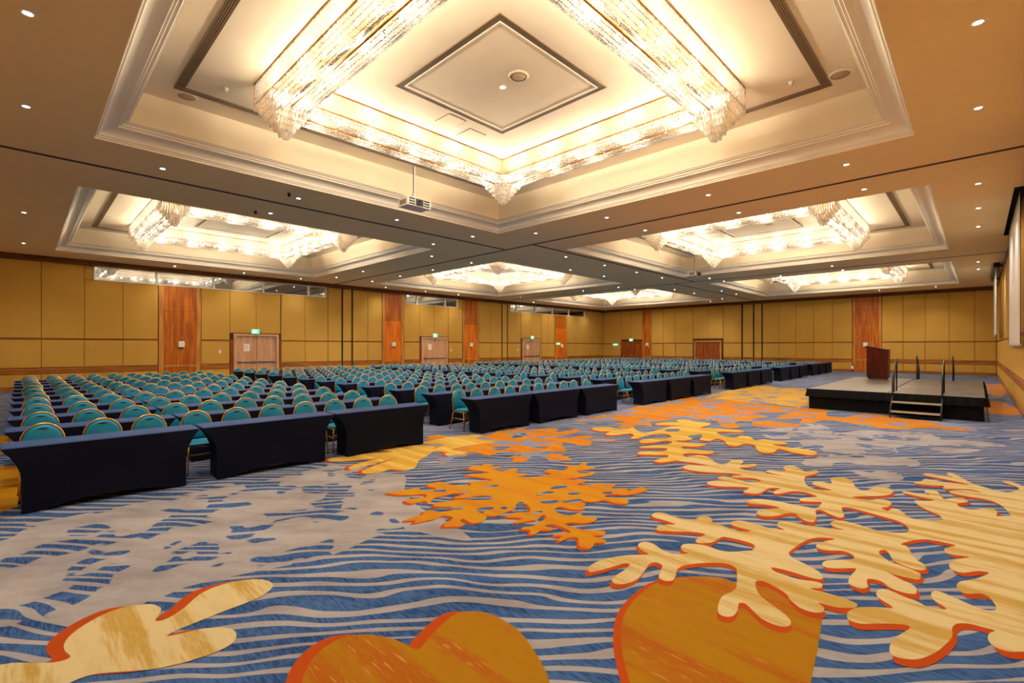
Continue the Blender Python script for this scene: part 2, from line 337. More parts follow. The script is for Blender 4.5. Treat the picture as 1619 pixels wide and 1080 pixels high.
MOTIFS = [
('pale',3,(-0.075,-0.024),[(3.295,2.331),(3.436,2.349),(3.593,2.31),(3.748,2.228),(3.855,2.133),(3.906,2.101),(3.922,2.153),(3.962,2.236),(4.039,2.28),(4.124,2.263),(4.137,2.18),(4.068,2.057),(4.064,1.954),(4.163,1.853),(4.176,1.908),(4.232,1.959),(4.321,1.974),(4.39,1.92),(4.443,1.81),(4.425,1.691),(4.464,1.597),(4.572,1.513),(4.642,1.468),(4.756,1.488),(4.791,1.538),(4.796,1.65),(4.767,1.771),(4.679,1.788),(4.545,1.802),(4.456,1.881),(4.491,1.933),(4.606,1.936),(4.707,1.926),(4.673,2.044),(4.559,2.174),(4.482,2.285),(4.494,2.339),(4.602,2.366),(4.688,2.312),(4.755,2.258),(4.781,2.397),(4.781,2.509),(4.836,2.569),(4.93,2.576),(4.983,2.498),(4.961,2.325),(4.988,2.163),(5.107,2.176),(5.211,2.123),(5.186,2.056),(5.089,2.008),(5.059,1.897),(5.025,1.729),(5.107,1.631),(5.122,1.763),(5.158,1.845),(5.253,1.861),(5.34,1.802),(5.336,1.661),(5.323,1.523),(5.377,1.401),(5.432,1.48),(5.557,1.506),(5.637,1.46),(5.673,1.338),(5.678,1.228),(5.725,1.144),(5.764,1.024),(5.802,0.971),(5.818,1.049),(5.916,1.11),(6.042,1.089),(6.089,1.019),(6.07,0.894),(6.024,0.771),(6.025,0.658),(6.154,0.506),(6.678,0.133),(7.57,-0.426),(4.25,-0.268),(4.239,-0.198),(4.177,-0.134),(4.178,-0.075),(4.247,-0.045),(4.355,-0.05),(4.423,-0.079),(4.422,-0.022),(4.412,0.045),(4.359,0.1),(4.267,0.123),(4.138,0.119),(3.951,0.158),(3.817,0.199),(3.699,0.256),(3.647,0.316),(3.641,0.368),(3.702,0.389),(3.826,0.387),(3.963,0.352),(4.073,0.321),(4.099,0.346),(4.044,0.423),(3.978,0.49),(3.905,0.566),(3.905,0.624),(3.969,0.649),(4.058,0.643),(4.14,0.61),(4.233,0.521),(4.306,0.431),(4.399,0.521),(4.476,0.549),(4.569,0.536),(4.597,0.481),(4.557,0.394),(4.534,0.313),(4.495,0.253),(4.549,0.158),(4.646,0.233),(4.748,0.253),(4.829,0.232),(4.826,0.173),(4.78,0.095),(4.73,0.012),(4.725,-0.041),(4.782,-0.09),(4.887,-0.083),(4.993,-0.052),(5.011,-0.006),(4.945,0.05),(4.952,0.099),(5.042,0.12),(5.156,0.103),(5.253,0.044),(5.38,-0.017),(5.521,-0.063),(5.499,0.004),(5.376,0.086),(5.378,0.15),(5.463,0.176),(5.588,0.166),(5.71,0.114),(5.817,0.054),(5.785,0.138),(5.793,0.207),(5.895,0.221),(5.978,0.19),(6.071,0.151),(6.082,0.242),(6.071,0.342),(5.972,0.426),(5.757,0.518),(5.721,0.47),(5.573,0.433),(5.409,0.374),(5.342,0.324),(5.224,0.317),(5.175,0.38),(5.204,0.45),(5.261,0.526),(5.394,0.564),(5.483,0.605),(5.435,0.638),(5.351,0.634),(5.281,0.589),(5.207,0.533),(5.194,0.484),(5.155,0.401),(5.113,0.342),(5.032,0.332),(4.968,0.343),(4.949,0.417),(4.948,0.495),(4.98,0.549),(4.899,0.468),(4.814,0.353),(4.722,0.334),(4.654,0.342),(4.627,0.421),(4.654,0.487),(4.728,0.549),(4.713,0.625),(4.626,0.625),(4.547,0.609),(4.481,0.638),(4.483,0.694),(4.525,0.729),(4.656,0.738),(4.839,0.725),(4.835,0.76),(4.746,0.843),(4.703,0.91),(4.753,0.951),(4.857,0.939),(4.963,0.856),(5.063,0.777),(5.16,0.805),(5.187,0.881),(5.118,0.963),(5.087,1.038),(5.154,1.08),(5.281,1.064),(5.462,0.985),(5.396,1.101),(5.245,1.172),(4.973,1.21),(4.787,1.213),(4.705,1.145),(4.645,1.038),(4.571,0.933),(4.488,0.89),(4.431,0.899),(4.408,0.972),(4.413,1.074),(4.411,1.15),(4.384,1.241),(4.319,1.183),(4.312,1.029),(4.36,0.919),(4.35,0.869),(4.271,0.865),(4.206,0.921),(4.22,0.794),(4.213,0.694),(4.194,0.628),(4.137,0.62),(4.08,0.662),(4.033,0.727),(4.018,0.826),(3.971,0.784),(3.898,0.775),(3.842,0.826),(3.846,0.903),(3.925,0.989),(3.983,1.02),(4.037,1.094),(4.08,1.206),(4.043,1.252),(3.987,1.241),(3.859,1.183),(3.775,1.092),(3.71,0.994),(3.644,0.922),(3.584,0.895),(3.518,0.911),(3.494,0.979),(3.515,1.061),(3.584,1.139),(3.635,1.202),(3.604,1.234),(3.515,1.21),(3.414,1.204),(3.365,1.238),(3.375,1.29),(3.477,1.331),(3.619,1.357),(3.73,1.334),(3.826,1.329),(3.975,1.375),(4.131,1.429),(4.188,1.484),(4.187,1.556),(4.11,1.644),(4.01,1.723),(3.899,1.781),(3.801,1.789),(3.675,1.745),(3.587,1.732),(3.543,1.777),(3.568,1.834),(3.676,1.874),(3.774,1.908),(3.798,1.969),(3.738,2.002),(3.599,1.975),(3.46,1.945),(3.356,1.948),(3.262,1.985),(3.231,2.037),(3.282,2.086),(3.393,2.098),(3.501,2.098),(3.612,2.122),(3.584,2.164),(3.471,2.197),(3.345,2.235),(3.264,2.274)]),
('pale',4,(-0.099,-0.027),[(7.461,3.499),(7.856,3.491),(8.077,3.398),(7.99,3.191),(7.728,3.0),(7.729,2.854),(8.065,2.879),(8.206,2.781),(8.093,2.7),(7.869,2.667),(8.076,2.526),(7.987,2.475),(7.833,2.495),(7.649,2.616),(7.552,2.427),(7.587,2.203),(7.629,1.979),(7.635,2.092),(7.702,2.247),(7.831,2.231),(7.876,2.095),(7.991,2.066),(8.147,2.145),(8.327,2.127),(8.335,2.021),(8.189,1.903),(8.135,1.829),(8.305,1.745),(8.21,1.689),(8.015,1.703),(7.804,1.764),(7.507,1.706),(7.283,1.619),(7.193,1.493),(7.287,1.348),(7.358,1.492),(7.426,1.596),(7.57,1.609),(7.654,1.534),(7.649,1.421),(7.891,1.479),(8.024,1.457),(8.097,1.359),(8.002,1.253),(7.682,1.16),(7.55,1.05),(7.835,0.972),(7.93,0.885),(7.845,0.795),(7.63,0.781),(7.46,0.848),(7.315,0.97),(7.129,1.116),(7.113,1.02),(7.129,0.945),(7.258,0.855),(7.263,0.766),(7.138,0.731),(6.967,0.749),(6.897,0.798),(6.807,0.731),(6.939,0.708),(6.96,0.658),(6.858,0.597),(6.714,0.535),(6.72,0.439),(6.832,0.294),(7.122,0.117),(7.654,-0.429),(6.787,-0.395),(6.111,0.181),(6.145,0.49),(6.245,0.496),(6.415,0.549),(6.492,0.613),(6.537,0.717),(6.575,0.834),(6.614,0.956),(6.641,1.059),(6.589,1.123),(6.432,1.089),(6.309,1.054),(6.192,1.056),(6.174,1.092),(6.229,1.174),(6.316,1.266),(6.267,1.316),(6.042,1.262),(5.836,1.24),(5.805,1.305),(5.884,1.389),(5.981,1.45),(5.931,1.515),(5.755,1.577),(5.644,1.67),(5.669,1.749),(5.783,1.776),(5.912,1.733),(6.07,1.631),(6.088,1.768),(5.99,1.908),(6.041,1.977),(6.174,1.966),(6.279,1.858),(6.315,1.696),(6.305,1.545),(6.326,1.406),(6.327,1.329),(6.633,1.329),(6.575,1.429),(6.523,1.524),(6.617,1.554),(6.719,1.511),(6.848,1.422),(6.924,1.505),(6.952,1.615),(6.884,1.705),(6.713,1.768),(6.616,1.822),(6.663,1.865),(6.803,1.864),(6.913,1.848),(6.844,1.949),(6.654,1.969),(6.472,1.987),(6.396,2.093),(6.434,2.147),(6.665,2.152),(6.58,2.289),(6.458,2.445),(6.429,2.578),(6.495,2.636),(6.623,2.634),(6.722,2.566),(6.796,2.468),(6.785,2.59),(6.899,2.634),(7.002,2.586),(6.969,2.425),(6.928,2.267),(7.041,2.162),(7.142,2.157),(7.18,2.287),(7.057,2.413),(7.039,2.502),(7.147,2.508),(7.259,2.418),(7.239,2.584),(7.092,2.798),(7.001,2.992),(7.011,3.176),(7.104,3.256),(7.268,3.255),(7.371,3.15),(7.458,2.99),(7.469,3.192),(7.448,3.361)]),
('pale',5,(-0.099,-0.027),[(7.814,0.692),(7.89,0.664),(7.876,0.559),(7.9,0.432),(8.004,0.483),(8.115,0.49),(8.149,0.44),(8.159,0.373),(7.934,0.331),(7.811,0.294),(7.932,0.234),(8.03,0.153),(7.969,0.1),(7.854,0.094),(7.684,0.176),(7.545,0.144),(7.517,0.075),(7.592,-0.001),(7.705,-0.049),(7.742,-0.116),(7.642,-0.152),(7.379,-0.147),(7.401,-0.244),(7.537,-0.258),(7.864,-0.213),(8.021,-0.169),(8.115,-0.112),(8.15,-0.022),(8.145,0.081),(8.161,0.198),(8.23,0.265),(8.332,0.246),(8.471,0.161),(8.507,0.052),(8.479,-0.039),(8.577,0.053),(8.488,0.195),(8.368,0.303),(8.41,0.333),(8.554,0.322),(8.506,0.401),(8.429,0.527),(8.433,0.617),(8.526,0.618),(8.625,0.557),(8.75,0.553),(8.825,0.502),(8.784,0.378),(8.819,0.261),(8.823,0.077),(8.941,0.217),(9.002,0.363),(9.041,0.514),(9.12,0.576),(9.233,0.525),(9.224,0.397),(9.214,0.248),(9.32,0.325),(9.468,0.311),(9.446,0.242),(9.208,0.151),(8.981,0.055),(8.837,-0.068),(8.738,-0.184),(8.771,-0.289),(9.074,-0.384),(9.256,-0.305),(9.349,-0.242),(9.458,-0.256),(9.449,-0.345),(9.286,-0.414),(9.185,-0.535),(6.999,-0.408),(6.498,0.192),(6.896,0.273),(7.033,0.312),(7.118,0.385),(7.251,0.474),(7.395,0.534),(7.494,0.543),(7.566,0.451),(7.674,0.378),(7.712,0.493),(7.752,0.618)]),
('yellow',4,(-0.128,-0.041),[(8.94,6.22),(9.27,6.28),(9.41,6.07),(9.37,5.78),(9.52,5.63),(9.79,5.68),(9.47,5.36),(9.41,5.12),(10.02,5.11),(10.51,5.11),(10.87,4.98),(10.67,5.19),(10.51,5.45),(10.75,5.58),(11.16,5.42),(11.26,5.25),(11.46,5.43),(11.77,5.44),(11.84,5.25),(11.65,5.03),(11.7,4.71),(11.4,4.55),(10.87,4.57),(10.94,4.33),(11.07,4.04),(11.13,3.72),(10.88,3.68),(10.66,3.99),(10.43,4.02),(10.168,3.776),(10.122,3.554),(10.457,3.534),(10.453,3.348),(10.128,3.164),(10.341,3.07),(10.327,2.787),(10.295,2.629),(10.104,2.638),(9.91,2.792),(9.832,2.539),(9.884,2.273),(9.789,2.065),(9.574,1.994),(9.416,2.062),(9.436,2.329),(9.58,2.585),(9.204,2.566),(9.034,2.682),(9.219,2.851),(9.598,2.998),(9.631,3.193),(9.27,3.224),(9.32,3.397),(9.624,3.557),(9.785,3.769),(9.458,3.776),(9.42,3.965),(9.75,4.068),(9.89,4.2),(9.76,4.25),(9.447,4.116),(9.202,4.113),(8.986,4.26),(8.932,4.027),(9.082,3.756),(8.946,3.668),(8.682,3.783),(8.579,3.933),(8.404,3.854),(8.465,3.625),(8.545,3.381),(8.427,3.305),(8.229,3.374),(8.108,3.594),(7.897,3.621),(7.773,3.475),(7.498,3.496),(7.311,3.553),(7.12,3.634),(7.127,3.742),(7.318,3.766),(7.532,3.721),(7.712,3.81),(7.568,3.958),(7.419,4.167),(7.482,4.236),(7.668,4.24),(7.88,4.022),(8.098,4.001),(8.214,4.092),(8.038,4.271),(7.896,4.418),(8.043,4.482),(8.293,4.337),(8.525,4.212),(8.826,4.254),(8.844,4.406),(8.47,4.501),(8.349,4.671),(8.549,4.783),(8.842,4.736),(9.06,4.513),(9.319,4.511),(9.53,4.71),(9.39,4.91),(8.912,4.928),(8.648,4.935),(8.564,5.021),(8.95,5.16),(9.06,5.33),(8.71,5.41),(8.56,5.56),(8.72,5.69),(8.96,5.74),(8.85,5.93)]),
('spotted_orange',1,None,[(9.76,7.37),(10.53,7.22),(11.81,7.34),(13.74,7.66),(15.17,7.56),(17.07,7.57),(17.65,6.55),(16.95,5.73),(16.69,4.96),(16.49,4.21),(16.66,3.74),(15.08,3.98),(14.52,4.31),(13.88,4.47),(13.89,4.0),(12.9,4.15),(13.05,3.6),(12.82,2.98),(12.22,3.12),(11.94,3.47),(12.08,3.85),(12.81,4.04),(12.2,4.28),(11.65,3.94),(11.24,4.02),(11.34,4.25),(12.15,4.72),(12.16,5.12),(11.94,5.56),(11.28,5.62),(10.76,5.76),(10.32,5.48),(10.2,5.78),(9.79,5.68),(9.42,5.63),(9.57,5.9),(10.03,6.13),(9.75,6.34),(10.46,6.26),(10.19,6.73),(9.75,6.99)]),
('spotted_yellow',2,None,[(17.47,7.16),(19.38,7.53),(21.5,7.55),(24.71,7.57),(23.97,6.26),(23.79,5.21),(16.97,3.72),(16.9,4.41),(16.94,5.03),(16.99,5.69),(17.36,6.45)]),
('spotted_orange',2,None,[(13.76,3.79),(15.01,3.78),(17.14,3.88),(16.5,3.21),(15.03,2.89),(15.21,2.5),(16.29,2.25),(16.2,1.69),(15.89,1.22),(15.88,0.68),(15.55,0.34),(14.85,-0.01),(14.4,0.31),(14.45,0.83),(13.69,1.32),(13.72,1.89),(14.18,2.43),(14.09,2.81),(13.22,2.89),(13.31,3.14),(13.94,3.22),(13.66,3.51)]),
('spotted_orange',1,None,[(32.63,-0.08),(33.48,-0.95),(29.33,-0.9),(25.5,-0.64),(26.42,-0.32)]),
('spotted_orange',1,None,[(23.22,-0.17),(22.72,-0.64),(21.16,-0.8),(19.08,-0.84),(18.72,-0.47),(19.06,-0.14)]),
('amber',3,(-0.057,-0.013),[(3.223,5.344),(3.354,5.334),(3.532,5.29),(3.632,5.241),(3.582,5.132),(3.659,5.052),(3.789,5.08),(3.756,5.224),(3.869,5.303),(4.007,5.256),(4.012,5.075),(4.083,4.945),(4.179,4.846),(4.285,4.97),(4.428,4.883),(4.557,4.812),(4.545,5.011),(4.451,5.236),(4.528,5.289),(4.699,5.181),(4.801,5.144),(4.774,5.34),(4.719,5.512),(4.839,5.611),(4.986,5.537),(5.131,5.576),(5.154,5.442),(5.007,5.364),(5.2,5.317),(5.063,5.232),(4.959,5.236),(4.997,5.054),(5.194,5.068),(5.236,4.981),(5.066,4.872),(5.137,4.732),(5.106,4.669),(4.884,4.663),(5.032,4.536),(5.206,4.461),(5.4,4.462),(5.403,4.596),(5.589,4.619),(5.601,4.463),(5.811,4.464),(5.962,4.613),(6.031,4.465),(6.306,4.533),(6.279,4.447),(6.08,4.338),(6.182,4.234),(6.006,4.191),(5.78,4.28),(5.715,4.139),(5.894,4.051),(5.781,4.004),(5.477,4.055),(5.289,4.123),(5.471,3.874),(5.204,3.853),(5.332,3.721),(5.498,3.667),(5.427,3.566),(5.63,3.508),(5.359,3.416),(5.517,3.308),(5.449,3.217),(5.693,3.182),(5.639,3.054),(5.429,3.083),(5.261,3.154),(5.171,3.297),(5.011,3.293),(5.142,3.083),(4.994,2.96),(4.898,3.075),(4.91,3.227),(4.77,3.279),(4.681,3.415),(4.581,3.519),(4.647,3.316),(4.519,3.273),(4.468,3.2),(4.366,3.305),(4.363,3.451),(4.252,3.463),(4.177,3.377),(4.184,3.214),(4.343,3.168),(4.289,3.106),(4.335,2.947),(4.218,2.921),(4.101,2.97),(4.046,3.062),(3.956,3.084),(3.943,2.962),(3.972,2.834),(4.078,2.68),(3.981,2.636),(3.893,2.696),(3.898,2.542),(3.831,2.536),(3.768,2.59),(3.676,2.546),(3.61,2.576),(3.618,2.659),(3.759,2.773),(3.695,2.838),(3.566,2.842),(3.593,2.884),(3.682,2.912),(3.623,2.972),(3.697,2.989),(3.809,2.905),(3.857,2.984),(3.869,3.174),(3.77,3.207),(3.783,3.093),(3.73,3.082),(3.657,3.157),(3.545,3.127),(3.497,3.175),(3.585,3.231),(3.535,3.315),(3.593,3.334),(3.695,3.283),(3.837,3.312),(3.973,3.355),(4.007,3.434),(3.849,3.371),(3.779,3.407),(3.624,3.46),(3.647,3.507),(3.772,3.524),(3.673,3.662),(3.743,3.705),(3.86,3.686),(3.949,3.611),(4.039,3.641),(4.151,3.824),(4.081,3.896),(3.937,3.786),(3.788,3.777),(3.645,3.767),(3.56,3.869),(3.632,3.976),(3.799,4.012),(3.696,4.075),(3.578,4.032),(3.553,3.861),(3.435,3.76),(3.297,3.795),(3.315,3.956),(3.256,3.943),(3.193,3.798),(3.086,3.875),(3.03,3.932),(3.123,4.008),(3.253,4.056),(3.237,4.185),(3.108,4.168),(3.014,4.192),(2.934,4.203),(2.869,4.234),(2.924,4.284),(2.842,4.353),(2.908,4.388),(3.082,4.383),(3.16,4.461),(3.244,4.414),(3.264,4.313),(3.439,4.256),(3.466,4.353),(3.335,4.505),(3.434,4.604),(3.553,4.527),(3.674,4.514),(3.81,4.355),(3.991,4.245),(4.024,4.374),(3.921,4.45),(3.698,4.544),(3.735,4.622),(3.89,4.61),(3.822,4.73),(3.718,4.737),(3.551,4.762),(3.377,4.663),(3.371,4.759),(3.217,4.765),(3.202,4.905),(3.293,4.932),(3.475,4.869),(3.529,4.981),(3.38,5.063),(3.268,5.198)]),
('yellow',4,(-0.078,0.008),[(3.59,7.694),(4.107,7.62),(4.568,7.38),(4.464,7.606),(4.251,7.765),(4.717,7.916),(5.115,7.665),(5.209,7.522),(5.319,7.189),(5.164,7.031),(5.596,7.239),(5.371,7.585),(5.491,7.699),(5.812,7.741),(6.177,7.76),(6.6,7.6),(6.68,7.38),(6.4,7.267),(6.449,6.717),(6.151,6.785),(5.768,6.839),(5.402,6.787),(5.441,6.545),(5.415,6.374),(5.103,6.412),(5.062,6.547),(5.228,6.664),(5.101,6.893),(4.877,6.737),(4.502,6.501),(4.209,6.169),(3.997,6.125),(3.897,6.343),(3.695,6.295),(3.532,6.352),(3.491,6.477),(3.582,6.594),(3.983,6.787),(4.421,6.93),(4.65,6.969),(4.274,6.905),(3.994,6.857),(3.684,6.782),(3.488,6.732),(3.468,6.855),(3.625,6.997),(4.006,7.094),(4.148,7.122),(3.889,7.215),(3.482,7.464)]),
('spotted_orange',3,None,[(5.831,8.115),(6.1,8.12),(6.177,7.76),(6.7,7.5),(6.85,7.34),(7.23,7.53),(7.65,7.42),(8.23,7.48),(7.81,7.25),(8.36,7.01),(8.43,6.77),(8.07,6.53),(8.76,6.44),(8.38,6.21),(7.93,6.23),(7.56,6.342),(7.781,5.85),(7.93,5.962),(8.16,5.87),(8.31,5.71),(7.925,5.574),(8.209,5.157),(7.99,5.136),(7.785,5.395),(7.464,5.211),(7.328,5.349),(7.317,5.707),(7.08,5.604),(6.737,5.216),(6.567,5.39),(6.408,5.454),(6.45,5.068),(6.283,4.759),(6.119,4.843),(5.931,4.904),(6.109,5.2),(6.015,5.386),(5.73,5.243),(5.548,5.263),(5.488,5.358),(5.703,5.527),(5.623,5.609),(6.063,5.71),(5.95,6.022),(5.535,5.933),(5.562,6.224),(5.48,6.405),(5.235,6.185),(5.064,6.271),(4.762,6.07),(4.622,6.133),(4.772,6.309),(4.749,6.418),(5.023,6.403),(5.186,6.906),(4.914,6.889),(5.164,7.135),(5.417,7.538)]),
('deep',2,(-0.063,0.064),[(1.076,2.666),(1.128,2.744),(1.217,2.833),(1.331,2.889),(1.448,2.887),(1.554,2.806),(1.62,2.698),(1.661,2.577),(1.688,2.452),(1.811,2.502),(1.973,2.563),(2.1,2.587),(2.2,2.532),(2.265,2.418),(2.274,2.269),(2.253,2.117),(2.18,1.943),(2.101,1.79),(2.029,1.689),(1.9,1.546),(1.661,1.393),(0.844,2.23),(0.978,2.492)]),
('deep',2,(-0.035,0.036),[(2.337,1.373),(2.482,1.499),(2.618,1.6),(2.806,1.708),(2.982,1.773),(3.215,1.807),(3.456,1.806),(3.637,1.734),(3.799,1.618),(3.906,1.479),(3.911,1.359),(3.996,1.193),(4.009,0.957),(3.882,0.786),(3.482,0.715),(3.254,0.686),(3.033,0.66),(2.699,0.614),(2.13,1.197)]),
('pale',3,(-0.077,0.05),[(-0.143,4.076),(-0.088,4.067),(-0.017,4.023),(0.127,3.876),(0.202,3.867),(0.184,3.968),(0.184,4.065),(0.217,4.161),(0.291,4.251),(0.396,4.323),(0.502,4.342),(0.595,4.296),(0.657,4.238),(0.687,4.136),(0.662,4.049),(0.63,3.97),(0.689,3.946),(0.807,4.029),(0.92,4.154),(1.035,4.203),(1.188,4.184),(1.314,4.096),(1.366,3.981),(1.346,3.884),(1.257,3.807),(1.13,3.78),(0.993,3.773),(0.831,3.755),(0.72,3.741),(0.644,3.71),(0.735,3.671),(0.826,3.641),(0.926,3.557),(0.966,3.475),(0.957,3.389),(0.915,3.328),(0.832,3.303),(0.707,3.315),(0.61,3.347),(0.51,3.395),(0.36,3.518),(0.274,3.575),(0.201,3.579),(0.151,3.553),(0.081,3.478),(-0.151,3.613)]),
('amber',1,None,[(-0.999,11.073),(-0.029,10.609),(-0.006,7.976),(-0.756,8.382)]),
('amber',2,None,[(-1.36,15.08),(-0.11,14.29),(-0.064,12.035),(-1.149,12.734)]),
('fragment',0,None,[(13.35,2.76),(12.57,2.18),(13.32,1.7),(13.44,1.3),(13.54,0.78),(13.061,0.282),(13.163,-0.161),(12.767,-0.382),(12.351,-0.151),(11.518,0.149),(11.389,0.552),(11.715,0.899),(11.154,1.076),(10.68,1.009),(10.511,1.361),(10.17,1.188),(10.247,0.786),(9.939,0.649),(9.604,0.737),(9.427,1.102),(9.075,1.253),(8.945,0.863),(8.702,0.753),(8.444,0.814),(8.348,1.116),(8.604,1.338),(8.849,1.416),(8.57,1.77),(8.627,1.995),(8.961,2.027),(9.297,1.92),(9.873,2.015),(10.276,2.376),(10.865,2.65),(10.535,2.988),(11.32,3.46),(11.73,3.33),(12.58,3.07)]),
('grey',0,None,[(3.367,7.297),(3.512,6.759),(3.665,6.289),(3.847,5.905),(3.456,5.305),(3.215,4.672),(3.18,4.26),(3.084,3.713),(2.996,3.466),(2.853,3.721),(2.748,4.104),(2.616,4.488),(2.856,5.041),(2.733,5.497),(2.846,6.559)]),
('fragment',0.5,None,[(-0.661,7.325),(-0.457,5.059),(0.076,4.513),(0.339,4.191),(0.866,4.365),(1.326,4.262),(1.893,4.104),(2.382,4.205),(2.732,4.194),(2.907,4.988),(3.359,5.605),(3.712,6.553),(3.313,7.181),(2.441,7.065),(1.484,7.137),(0.12,7.099)]),
('carpet',6,None,[(3.448,4.33),(3.556,4.244),(3.504,4.213),(3.425,4.27)]),
('carpet',6,None,[(3.628,4.087),(3.799,4.012),(3.725,3.962),(3.605,4.004)]),
('carpet',6,None,[(3.841,4.455),(4.04,4.328),(3.989,4.227),(3.839,4.325)]),
('carpet',6,None,[(4.159,3.887),(4.106,3.782),(4.047,3.741),(3.995,3.828),(4.081,3.896)]),
('carpet',6,None,[(4.456,3.931),(4.669,3.944),(4.729,3.851),(4.531,3.883)]),
('carpet',6,None,[(4.853,4.01),(5.078,3.959),(5.013,3.879),(4.81,3.946)]),
('carpet',6,None,[(4.35,3.755),(4.504,3.615),(4.402,3.585),(4.293,3.679)]),
('carpet',6,None,[(4.488,3.55),(4.714,3.465),(4.67,3.382),(4.529,3.454)]),
('carpet',6,None,[(3.743,5.019),(3.833,4.938),(3.767,4.869),(3.662,4.946)]),
('carpet',6,None,[(3.915,4.758),(4.006,4.645),(3.893,4.647)]),
('carpet',6,None,[(4.208,4.673),(4.479,4.596),(4.318,4.56)]),
('carpet',6,None,[(3.981,3.563),(4.091,3.506),(3.993,3.472),(3.94,3.526)]),
('carpet',6,None,[(4.823,3.704),(4.945,3.661),(4.879,3.586),(4.782,3.646)]),
('carpet',6,None,[(5.111,3.409),(5.251,3.347),(5.15,3.308)]),
('carpet',6,None,[(3.813,3.913),(3.918,3.906),(3.841,3.843)]),
('carpet',6,None,[(10.14,4.99),(10.32,4.81),(10.02,4.71),(9.83,4.9)]),
('carpet',6,None,[(9.023,4.95),(9.47,4.72),(9.169,4.718),(8.877,4.831)]),
('carpet',6,None,[(9.645,4.312),(10.0,4.17),(9.634,4.055),(9.447,4.116)]),
('carpet',6,None,[(7.041,6.874),(7.5,6.96),(7.31,6.74),(6.957,6.695)]),
('carpet',6,None,[(6.021,6.362),(6.349,6.243),(6.124,6.109),(5.934,6.18)]),
('carpet',6,None,[(6.548,5.821),(6.782,5.689),(6.601,5.619)]),
('carpet',6,None,[(6.243,5.43),(6.492,5.368),(6.296,5.282)]),
('carpet',6,None,[(5.952,5.728),(6.056,5.622),(5.88,5.578)]),
]
# ------------------------------------------------------------------ floor with its woven motifs
fb = MB(); fb.add([(XB-.2, YR-.2, 0), (XF+.2, YR-.2, 0), (XF+.2, YL+.2, 0), (XB-.2, YL+.2, 0), (XB-.2, YR-.2, -.1), (XF+.2, YR-.2, -.1), (XF+.2, YL+.2, -.1), (XB-.2, YL+.2, -.1)],
                  [(0,1,2,3), (7,6,5,4), (0,4,5,1), (1,5,6,2), (2,6,7,3), (3,7,4,0)])
floor = tag(fb.build('floor', M['carpet']), kind='structure')
def smooth_loop(p, k=3):
    out = []; n = len(p)
    for i in range(n):
        a, b, c, d = (Vector(p[j % n]) for j in (i-1, i, i+1, i+2))
        for j in range(k):
            t = j/k
            out.append(.5*((2*b) + (c-a)*t + (2*a-5*b+4*c-d)*t*t + (3*b-a-3*c+d)*t*t*t))
    return out
def flat_poly(pts, z):
    n = len(pts)
    vs, _, fs, *_ = delaunay_2d_cdt(pts, [(i, (i+1) % n) for i in range(n)], [], 1, 1e-5)
    m = MB(); fs2 = []
    for f in fs:
        a = [vs[i] for i in f]; ar = (a[1]-a[0]).cross(a[2]-a[0]) if len(a) == 3 else 1
        fs2.append(tuple(f) if ar >= 0 else tuple(f)[::-1])
    m.add([(v.x, v.y, z) for v in vs], fs2); return m
for k, (mt, lv, sh, pts) in enumerate(MOTIFS):
    lp = smooth_loop(pts)
    z = .0008*(lv+1) + k*.00002
    if lv >= 3: z += .0006
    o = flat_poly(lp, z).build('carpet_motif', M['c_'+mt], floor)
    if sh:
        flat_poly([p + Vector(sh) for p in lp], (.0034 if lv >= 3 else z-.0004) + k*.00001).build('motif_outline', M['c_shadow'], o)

# ------------------------------------------------------------------ ceiling: lowered border with six coffers
holes = [(x, x+CSX, y, y+CSY) for y in CY for x in CX]
SLOTS = [(17.0, 24.1, YR+.03, YR+.26)]
xs = sorted({XB-.2, XF+.2, *[v for h in holes+SLOTS for v in h[:2]]}); ys = sorted({YR-.2, YL+.2, *[v for h in holes+SLOTS for v in h[2:]]})
cb = MB()
for i in range(len(xs)-1):
    for j in range(len(ys)-1):
        mx, my = (xs[i]+xs[i+1])/2, (ys[j]+ys[j+1])/2
        if any(h[0] < mx < h[1] and h[2] < my < h[3] for h in holes+SLOTS): continue
        cb.add([(xs[i],ys[j],H),(xs[i+1],ys[j],H),(xs[i+1],ys[j+1],H),(xs[i],ys[j+1],H)], [(3,2,1,0)])
for h in SLOTS:                                # the recess the projection screen rolls out of
    x0, x1, y0, y1 = h
    cb.add([(x0,y0,H),(x1,y0,H),(x1,y1,H),(x0,y1,H),(x0,y0,H+.3),(x1,y0,H+.3),(x1,y1,H+.3),(x0,y1,H+.3)],
           [(0,1,5,4),(1,2,6,5),(2,3,7,6),(3,0,4,7),(4,5,6,7)], 1)
cb.add([(XB-.2,YR-.2,7.0),(XF+.2,YR-.2,7.0),(XF+.2,YL+.2,7.0),(XB-.2,YL+.2,7.0)], [(3,2,1,0)])
ceiling = tag(cb.build('ceiling', [M['soffit'], M['dark']]), kind='structure')
HX, HY = CSX/2, CSY/2
PROF = [(0,0),(0,.030),(.020,.034),(.032,.052),(.032,.066),(.052,.066),(.060,.074)]
for q in range(9):
    a = q/8*math.pi/2; PROF.append((.065 + .215*(1-math.cos(a)), .080 + .125*math.sin(a)))
PROF += [(.285,.205),(.312,.205),(.322,.222),(.322,.242),(.360,.242),(.372,.262),(.372,.282),(.418,.282),(.430,.298),(.460,.312)]
def ring_strip(mb, prof, mi=0, smooth=False):
    for (s0,t0),(s1,t1) in zip(prof, prof[1:]):
        a = [(-HX+s0,-HY+s0,t0),(HX-s0,-HY+s0,t0),(HX-s0,HY-s0,t0),(-HX+s0,HY-s0,t0)]
        b = [(-HX+s1,-HY+s1,t1),(HX-s1,-HY+s1,t1),(HX-s1,HY-s1,t1),(-HX+s1,HY-s1,t1)]
        for k in range(4):
            l = (k+1) % 4; mb.add([a[k],a[l],b[l],b[k]], [(0,1,2,3)], mi, smooth)
